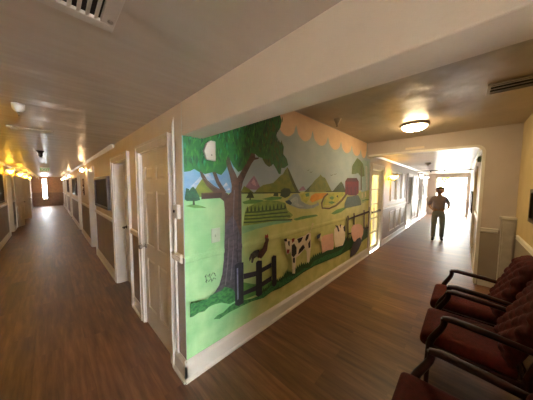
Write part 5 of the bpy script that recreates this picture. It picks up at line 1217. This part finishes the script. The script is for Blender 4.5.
# ------------------------------------------------------------ reception chairs
M_WINE = mat('wine_fabric', (92, 22, 18), .95, (78, 18, 14), 30, bump=.3, bscale=300)
M_WINE2 = mat('wine_back_fabric', (90, 28, 30), .95, (72, 22, 24), 30, bump=.3, bscale=300)
M_CW = mat('mahogany_wood', (62, 26, 20), .5, (44, 18, 14), 12, stretch=(1, 1, .3), spec=.25)
def cushion(name, x0, x1, y0, y1, z0, z1, m, parent, r=.045):
    mb = MB(); nx, ny = 14, 14
    def P(u, v, top):
        ex = 1-abs(2*u-1)**6; ey = 1-abs(2*v-1)**6
        h = (ex*ey)**.35 if ex*ey > 0 else 0
        x = x0+(x1-x0)*u; y = y0+(y1-y0)*v; zm = (z0+z1)/2
        return (x, y, zm+((z1-zm)*(.55+.45*h)+.012*math.sin(PI*u)*math.sin(PI*v) if top else -(zm-z0)*(.7+.3*h)))
    vs = [P(i/nx, j/ny, True) for j in range(ny+1) for i in range(nx+1)]+[P(i/nx, j/ny, False) for j in range(ny+1) for i in range(nx+1)]
    N = (nx+1)*(ny+1); f = []
    for j in range(ny):
        for i in range(nx):
            a = j*(nx+1)+i; f.append((a, a+1, a+nx+2, a+nx+1)); f.append((N+a, N+a+nx+1, N+a+nx+2, N+a+1))
    ring = [i for i in range(nx+1)]+[j*(nx+1)+nx for j in range(1, ny+1)]+[ny*(nx+1)+i for i in range(nx-1, -1, -1)]+[j*(nx+1) for j in range(ny-1, 0, -1)]
    for k in range(len(ring)):
        a, b = ring[k], ring[(k+1) % len(ring)]; f.append((a, N+a, N+b, b))
    mb.add(vs, f, 0, True); o = mb.build(name, m, parent, merge=True)
    s_ = o.modifiers.new('sub', 'SUBSURF'); s_.levels = 1; s_.render_levels = 1
    return o
def make_chair(cx, label):
    t = thing('lounge_chair', (cx, -1.78, 0), label, 'chair', 'wine red lounge chairs along the right wall')
    hw = .262; yf, yb = -1.40, -1.93
    cushion('seat', cx-hw, cx+hw, yf, yb, .335, .47, M_WINE, t)
    # tufted backrest
    nx, nz = 30, 34; w = .25; vs = []; bk = []
    for j in range(nz+1):
        v = j/nz
        for i in range(nx+1):
            u = i/nx; wd = w*(1-.12*max(0, v-.75)/.25*abs(2*u-1))
            x = cx+(2*u-1)*wd; z = .44+.56*v - .05*(abs(2*u-1)**3)*v; y = -1.90-.20*v
            a = u*4; b = v*4.5
            d1 = abs(((a+b) % 1)-.5)*2; d2 = abs(((a-b) % 1)-.5)*2
            puff = (1-d1**3)*(1-d2**3); edge = min(1, min(u, 1-u)*9)*min(1, min(v, 1-v)*9)
            vs.append((x, y+.02+(.035+.03*puff)*edge**.5, z)); bk.append((x, y-.03*edge**.5, z))
    N = len(vs); f = []
    for j in range(nz):
        for i in range(nx):
            a = j*(nx+1)+i; f += [(a, a+1, a+nx+2, a+nx+1), (N+a, N+a+nx+1, N+a+nx+2, N+a+1)]
    ring = [i for i in range(nx+1)]+[j*(nx+1)+nx for j in range(1, nz+1)]+[nz*(nx+1)+i for i in range(nx-1, -1, -1)]+[j*(nx+1) for j in range(nz-1, 0, -1)]
    for k in range(len(ring)):
        a, b = ring[k], ring[(k+1) % len(ring)]; f.append((a, N+a, N+b, b))
    MB().add(vs+bk, f, 0, True).build('backrest', M_WINE2, t)
    for s_ in (-1, 1):
        x = cx+s_*.275
        MB().tube([(x-s_*.03, -1.46, 0), (x-s_*.015, -1.46, .2), (x, -1.47, .40)], [.016, .02, .023], 10).build('leg', M_CW, t)
        MB().tube([(x, -2.09, 0), (x, -2.0, .2), (x, -1.96, .42)], [.016, .02, .023], 10).build('leg', M_CW, t)
        arm = MB().tube([(x, -1.54, .635), (x, -1.60, .645), (x, -1.80, .63), (x, -1.98, .61), (x, -2.03, .60)], [.026, .034, .031, .028, .024], 12, flat=.65).build('armrest', M_CW, t)
        MB().tube([(x, -1.47, .38), (x, -1.475, .42), (x, -1.49, .46), (x, -1.51, .50), (x, -1.53, .54), (x, -1.545, .575), (x, -1.55, .605), (x, -1.55, .635)], [.024, .024, .023, .022, .021, .02, .021, .024], 10).build('arm_support', M_CW, t)
        MB().tube([(x, -1.96, .42), (x, -1.985, .52), (x, -2.03, .63)], .02, 10).build('rear_post', M_CW, t)
        MB().box(x-.014, x+.014, -1.97, -1.46, .335, .39).build('side_rail', M_CW, t, bevel=.004)
    MB().box(cx-.26, cx+.26, -1.965, -1.94, .335, .39).build('rear_rail', M_CW, t, bevel=.004)
    return t
ch = make_chair(2.285, 'wine red lounge chair farthest from camera, nearest the corner cabinet')
for x, lb in ((1.585, 'wine red lounge chair in the middle of the row'), (.565, 'wine red lounge chair nearest the camera, cut off at the bottom')):
    c = copy_tree(ch); c.location = (x, -1.78 if x > 1 else -1.745, 0); c['label'] = lb
# ------------------------------------------------------------ person walking up the right hall
def skin(name, edges, m, parent, sub=2, loc=(0, 0, 0)):
    """edges: list of chains [(x,y,z,r),...]; a chain starting with an int joins that vertex"""
    vs = []; rs = []; es = []
    for chn in edges:
        prev = None
        for p in chn:
            if isinstance(p, int): prev = p; continue
            vs.append(p[:3]); rs.append(p[3] if len(p) == 4 else (p[3], p[4])); i = len(vs)-1
            if prev is not None: es.append((prev, i))
            prev = i
    me = bpy.data.meshes.new(name); me.from_pydata(vs, es, []); me.materials.append(m)
    o = bpy.data.objects.new(name, me); COL.objects.link(o)
    sk = o.modifiers.new('skin', 'SKIN'); sk.use_smooth_shade = True
    if not me.skin_vertices:
        me.attributes  # layer is created below
    bm = bmesh.new(); bm.from_mesh(me); lay = bm.verts.layers.skin.verify(); bm.verts.ensure_lookup_table()
    for v, r in zip(bm.verts, rs):
        v[lay].radius = (r, r) if not isinstance(r, tuple) else r; v[lay].use_root = (v.index == 0)
    bm.to_mesh(me); bm.free()
    ss = o.modifiers.new('sub', 'SUBSURF'); ss.levels = sub; ss.render_levels = sub
    if parent is not None: o.parent = parent
    return o
M_SKIN = mat('person_skin', (176, 146, 132), .55); M_SHIRT = mat('grey_shirt', (160, 158, 184), .9); M_JEANS = mat('grey_jeans', (146, 162, 182), .9); M_SHOE = mat('dark_shoe', (40, 32, 32), .6); M_HAIR = mat('dark_hair', (66, 58, 60), .8)
P = thing('person', (7.6, -1.06, 0), 'person in grey t-shirt and grey-blue jeans walking down the bright hall', 'person')
P.rotation_euler = (0, 0, -PI/2+.1)      # built facing +? : local -y is forward, turned to face the camera
# local axes: x = person's left/right, -y = forward, z up ; height 1.62
body = [
 [(0, 0, .90, .12, .10), (0, .0, 1.0, .11, .09), (0, 0, 1.14, .125, .095), (0, .005, 1.28, .13, .09), (0, .01, 1.36, .06, .06), (0, 0, 1.42, .045, .045), (0, -.01, 1.45, .085, .08), (0, -.015, 1.51, .122, .11), (0, -.01, 1.585, .105, .10)],
]
body += [[3, (.165, .01, 1.30, .045), (.205, .03, 1.19, .042), (.235, .04, 1.05, .036), (.20, -.06, .985, .028), (.155, -.13, .96, .026), (.12, -.16, .955, .030, .016)],
         [3, (-.165, .01, 1.30, .045), (-.205, .03, 1.19, .042), (-.24, .05, 1.05, .036), (-.205, -.05, .98, .028), (-.16, -.12, .95, .026), (-.125, -.15, .945, .030, .016)],
         [0, (.085, 0, .84, .08), (.095, -.03, .48, .055), (.10, .03, .12, .036), (.10, .04, .06, .035), (.105, -.10, .03, .03)],
         [0, (-.085, 0, .84, .08), (-.10, -.01, .48, .055), (-.11, -.08, .12, .036), (-.11, -.09, .06, .035), (-.12, -.22, .03, .03)]]
skin('body', body, M_SKIN, P)
# fingers rooted inside each palm
for sx, hx, hy, hz in ((1, .12, -.16, .955), (-1, -.125, -.15, .945)):
    ch_ = []
    for k, (dz, ln) in enumerate(((.026, .062), (.009, .07), (-.008, .066), (-.024, .052))):
        ch_.append([(hx, hy, hz+dz*.7, .010), (hx-sx*.03, hy-.012, hz+dz, .0095), (hx-sx*(.03+ln*.5), hy+.0, hz+dz-.004, .0085), (hx-sx*(.03+ln*.8), hy+.02, hz+dz-.008, .0075)])
    ch_.append([(hx+sx*.01, hy, hz+.015, .011), (hx, hy-.01, hz+.042, .010), (hx-sx*.02, hy-.012, hz+.062, .009)])
    for c_ in ch_: skin('finger' if c_ is not ch_[-1] else 'thumb', [c_], M_SKIN, P, 1)
skin('shirt', [[(0, 0, .91, .17, .13), (0, .0, 1.02, .17, .125), (0, 0, 1.15, .165, .12), (0, .005, 1.27, .15, .105), (0, .01, 1.34, .12, .085), (0, .01, 1.38, .062, .062)],
   [3, (.155, .01, 1.285, .068), (.205, .03, 1.18, .062), (.225, .038, 1.08, .058)], [3, (-.155, .01, 1.285, .068), (-.205, .03, 1.18, .062), (-.23, .045, 1.08, .058)]], M_SHIRT, P)
skin('trousers', [[(0, 0, .94, .135, .11), (0, 0, .87, .14, .115)], [1, (.088, -.01, .78, .095), (.098, -.03, .48, .075), (.10, .03, .12, .062), (.10, .035, .07, .062)],
   [1, (-.088, -.01, .78, .095), (-.10, -.01, .48, .075), (-.11, -.075, .12, .062), (-.11, -.08, .07, .062)]], M_JEANS, P)
skin('shoe', [[(.10, .06, .045, .04), (.10, -.0, .045, .045), (.105, -.10, .035, .042, .03), (.11, -.17, .03, .035, .025)]], M_SHOE, P)
skin('shoe', [[(-.11, -.06, .045, .04), (-.11, -.12, .045, .045), (-.12, -.22, .035, .042, .03), (-.125, -.29, .03, .035, .025)]], M_SHOE, P)
skin('hair', [[(0, .05, 1.46, .095, .055), (0, .045, 1.52, .118, .075), (0, .03, 1.575, .118, .095), (0, .016, 1.62, .095, .09), (0, .01, 1.645, .05, .05)], ], M_HAIR, P)
for sx in (-1, 1):
    e = MB().lathe((0, 0, 0), [(.002, -.008), (.008, -.004), (.009, 0), (.006, .006)], 'y', 10).build('eye', M_BLACK, None); e.parent = P; e.location = (sx*.03, -.098, 1.53); e['_o'] = (0, 0, 0)
    e = MB().lathe((0, 0, 0), [(.004, -.01), (.016, -.004), (.02, .004), (.006, .01)], 'x', 10).build('ear', M_SKIN, None); e.parent = P; e.location = (sx*.086, 0, 1.52)
nz_ = MB().prism([(-.012, 0, 0), (.012, 0, 0), (0, 0, .05)], (0, -.001, 0)).add([(-.013, 0, 0), (.013, 0, 0), (0, -.03, .006), (0, 0, .055)], [(0, 1, 2), (1, 3, 2), (3, 0, 2), (0, 3, 1)]).build('nose', M_SKIN, None); nz_.parent = P; nz_.location = (0, -.105, 1.485)
mo = MB().box(-.024, .024, -.005, .005, 0, .007).build('mouth', mat('lips', (110, 60, 55), .5), None); mo.parent = P; mo.location = (0, -.09, 1.458)
# ------------------------------------------------------------ outside
M_GR = mat('pale_paving', (200, 196, 186), .8)
sun = bpy.data.lights.new('sun', 'SUN'); sun.energy = 14; sun.angle = .01; so = bpy.data.objects.new('sun', sun); COL.objects.link(so); so.rotation_euler = (0, -math.radians(40), 0)
struct(MB().box(XE+.3, XE+14, -8, 8, -.15, -.05).build('floor', M_GR)); struct(MB().box(-5, 4, YE+.3, YE+8, -.15, -.05).build('floor', M_GR)); struct(MB().box(-6, 4, YB-9, YB-.3, -.15, -.05).build('floor', M_GR))
M_LEAF = mat('sunlit_leaves', (210, 214, 60), .7, (150, 180, 50), 5)
fo = MB()
for k in range(420):
    c = Vector((random.uniform(17.2, 18.2), random.gauss(-.62, .27), random.gauss(2.15, .20))); a = Vector((random.uniform(-1, 1), random.uniform(-1, 1), random.uniform(-1, 1))).normalized()*.07; b = a.cross(Vector((.3, .5, .8))).normalized()*.035
    fo.add([c-a, c+b, c+a, c-b], [(0, 1, 2, 3)])
t = thing('tree', (17.7, -.6, -.05), 'yellow-green leafy tree outside the bright end window', 'tree')
fo.build('foliage', M_LEAF, t); MB().tube([(17.7, -.6, -.05), (17.7, -.62, 1.1), (17.7, -.6, 2.0)], [.06, .05, .03], 8).build('trunk', mat('tree_bark', (110, 90, 70), .8), t)
# ------------------------------------------------------------ light
w = bpy.data.worlds.new('sky'); S.world = w; w.use_nodes = True
bg = w.node_tree.nodes['Background']; bg.inputs[0].default_value = (1, .97, .92, 1); bg.inputs[1].default_value = 17
def area(name, loc, rot, sx, sy, e, col=(1, 1, 1), portal=False, spread=None):
    l = bpy.data.lights.new(name, 'AREA'); l.shape = 'RECTANGLE'; l.size = sx; l.size_y = sy; l.energy = e; l.color = col
    if portal: l.cycles.is_portal = True
    if spread: l.spread = spread
    o = bpy.data.objects.new(name, l); COL.objects.link(o); o.location = loc; o.rotation_euler = rot; return o
area('entrance_portal', (-.85, YB-.25, 1.05), (PI/2, 0, 0), 1.2, 2.1, 10, portal=True)
area('end_portal', (-1.0, YE+.25, 1.07), (-PI/2, 0, 0), .28, 2.1, 10, portal=True)
area('hall_portal', (XE+.28, -1.04, 1.1), (0, PI/2, 0), 2.2, 1.36, 10, portal=True)
def point(name, loc, e, col, r=.08):
    l = bpy.data.lights.new(name, 'POINT'); l.energy = e; l.color = col; l.shadow_soft_size = r
    o = bpy.data.objects.new(name, l); COL.objects.link(o); o.location = loc; return o

point('back_room_lamp', (5.0, .8, 2.2), 40, (1, .93, .72))
area('entrance_daylight', (-.85, YB-.35, 1.05), (PI/2, 0, 0), 1.2, 2.1, 620, (.84, .93, 1), spread=math.radians(130))
area('end_daylight', (-1.0, YE+.4, 1.4), (-PI/2, 0, 0), .5, 1.8, 260, (.86, .93, 1))

# ------------------------------------------------------------ camera
cam = bpy.data.cameras.new('camera'); co = bpy.data.objects.new('camera', cam); COL.objects.link(co)
cam.sensor_fit = 'HORIZONTAL'; cam.sensor_width = 36; cam.lens = 36*207/533; cam.clip_start = .02
r = Vector((0.691423, -0.722435, 0.004803)); dn = Vector((-0.045282, -0.049971, -0.997724)); fw = Vector((0.72103, 0.689631, -0.067264))
m3 = Matrix((r, -dn, -fw)).transposed()
co.matrix_world = Matrix.Translation(Vector((-0.726477, -1.612774, 1.64))) @ m3.to_4x4()
S.camera = co
for o in list(bpy.data.objects):
    if '_o' in o: del o['_o']
vs_ = S.view_settings; vs_.view_transform = 'Standard'; vs_.look = 'None'; vs_.gamma = 1; vs_.use_curve_mapping = False; vs_.exposure = 0.68
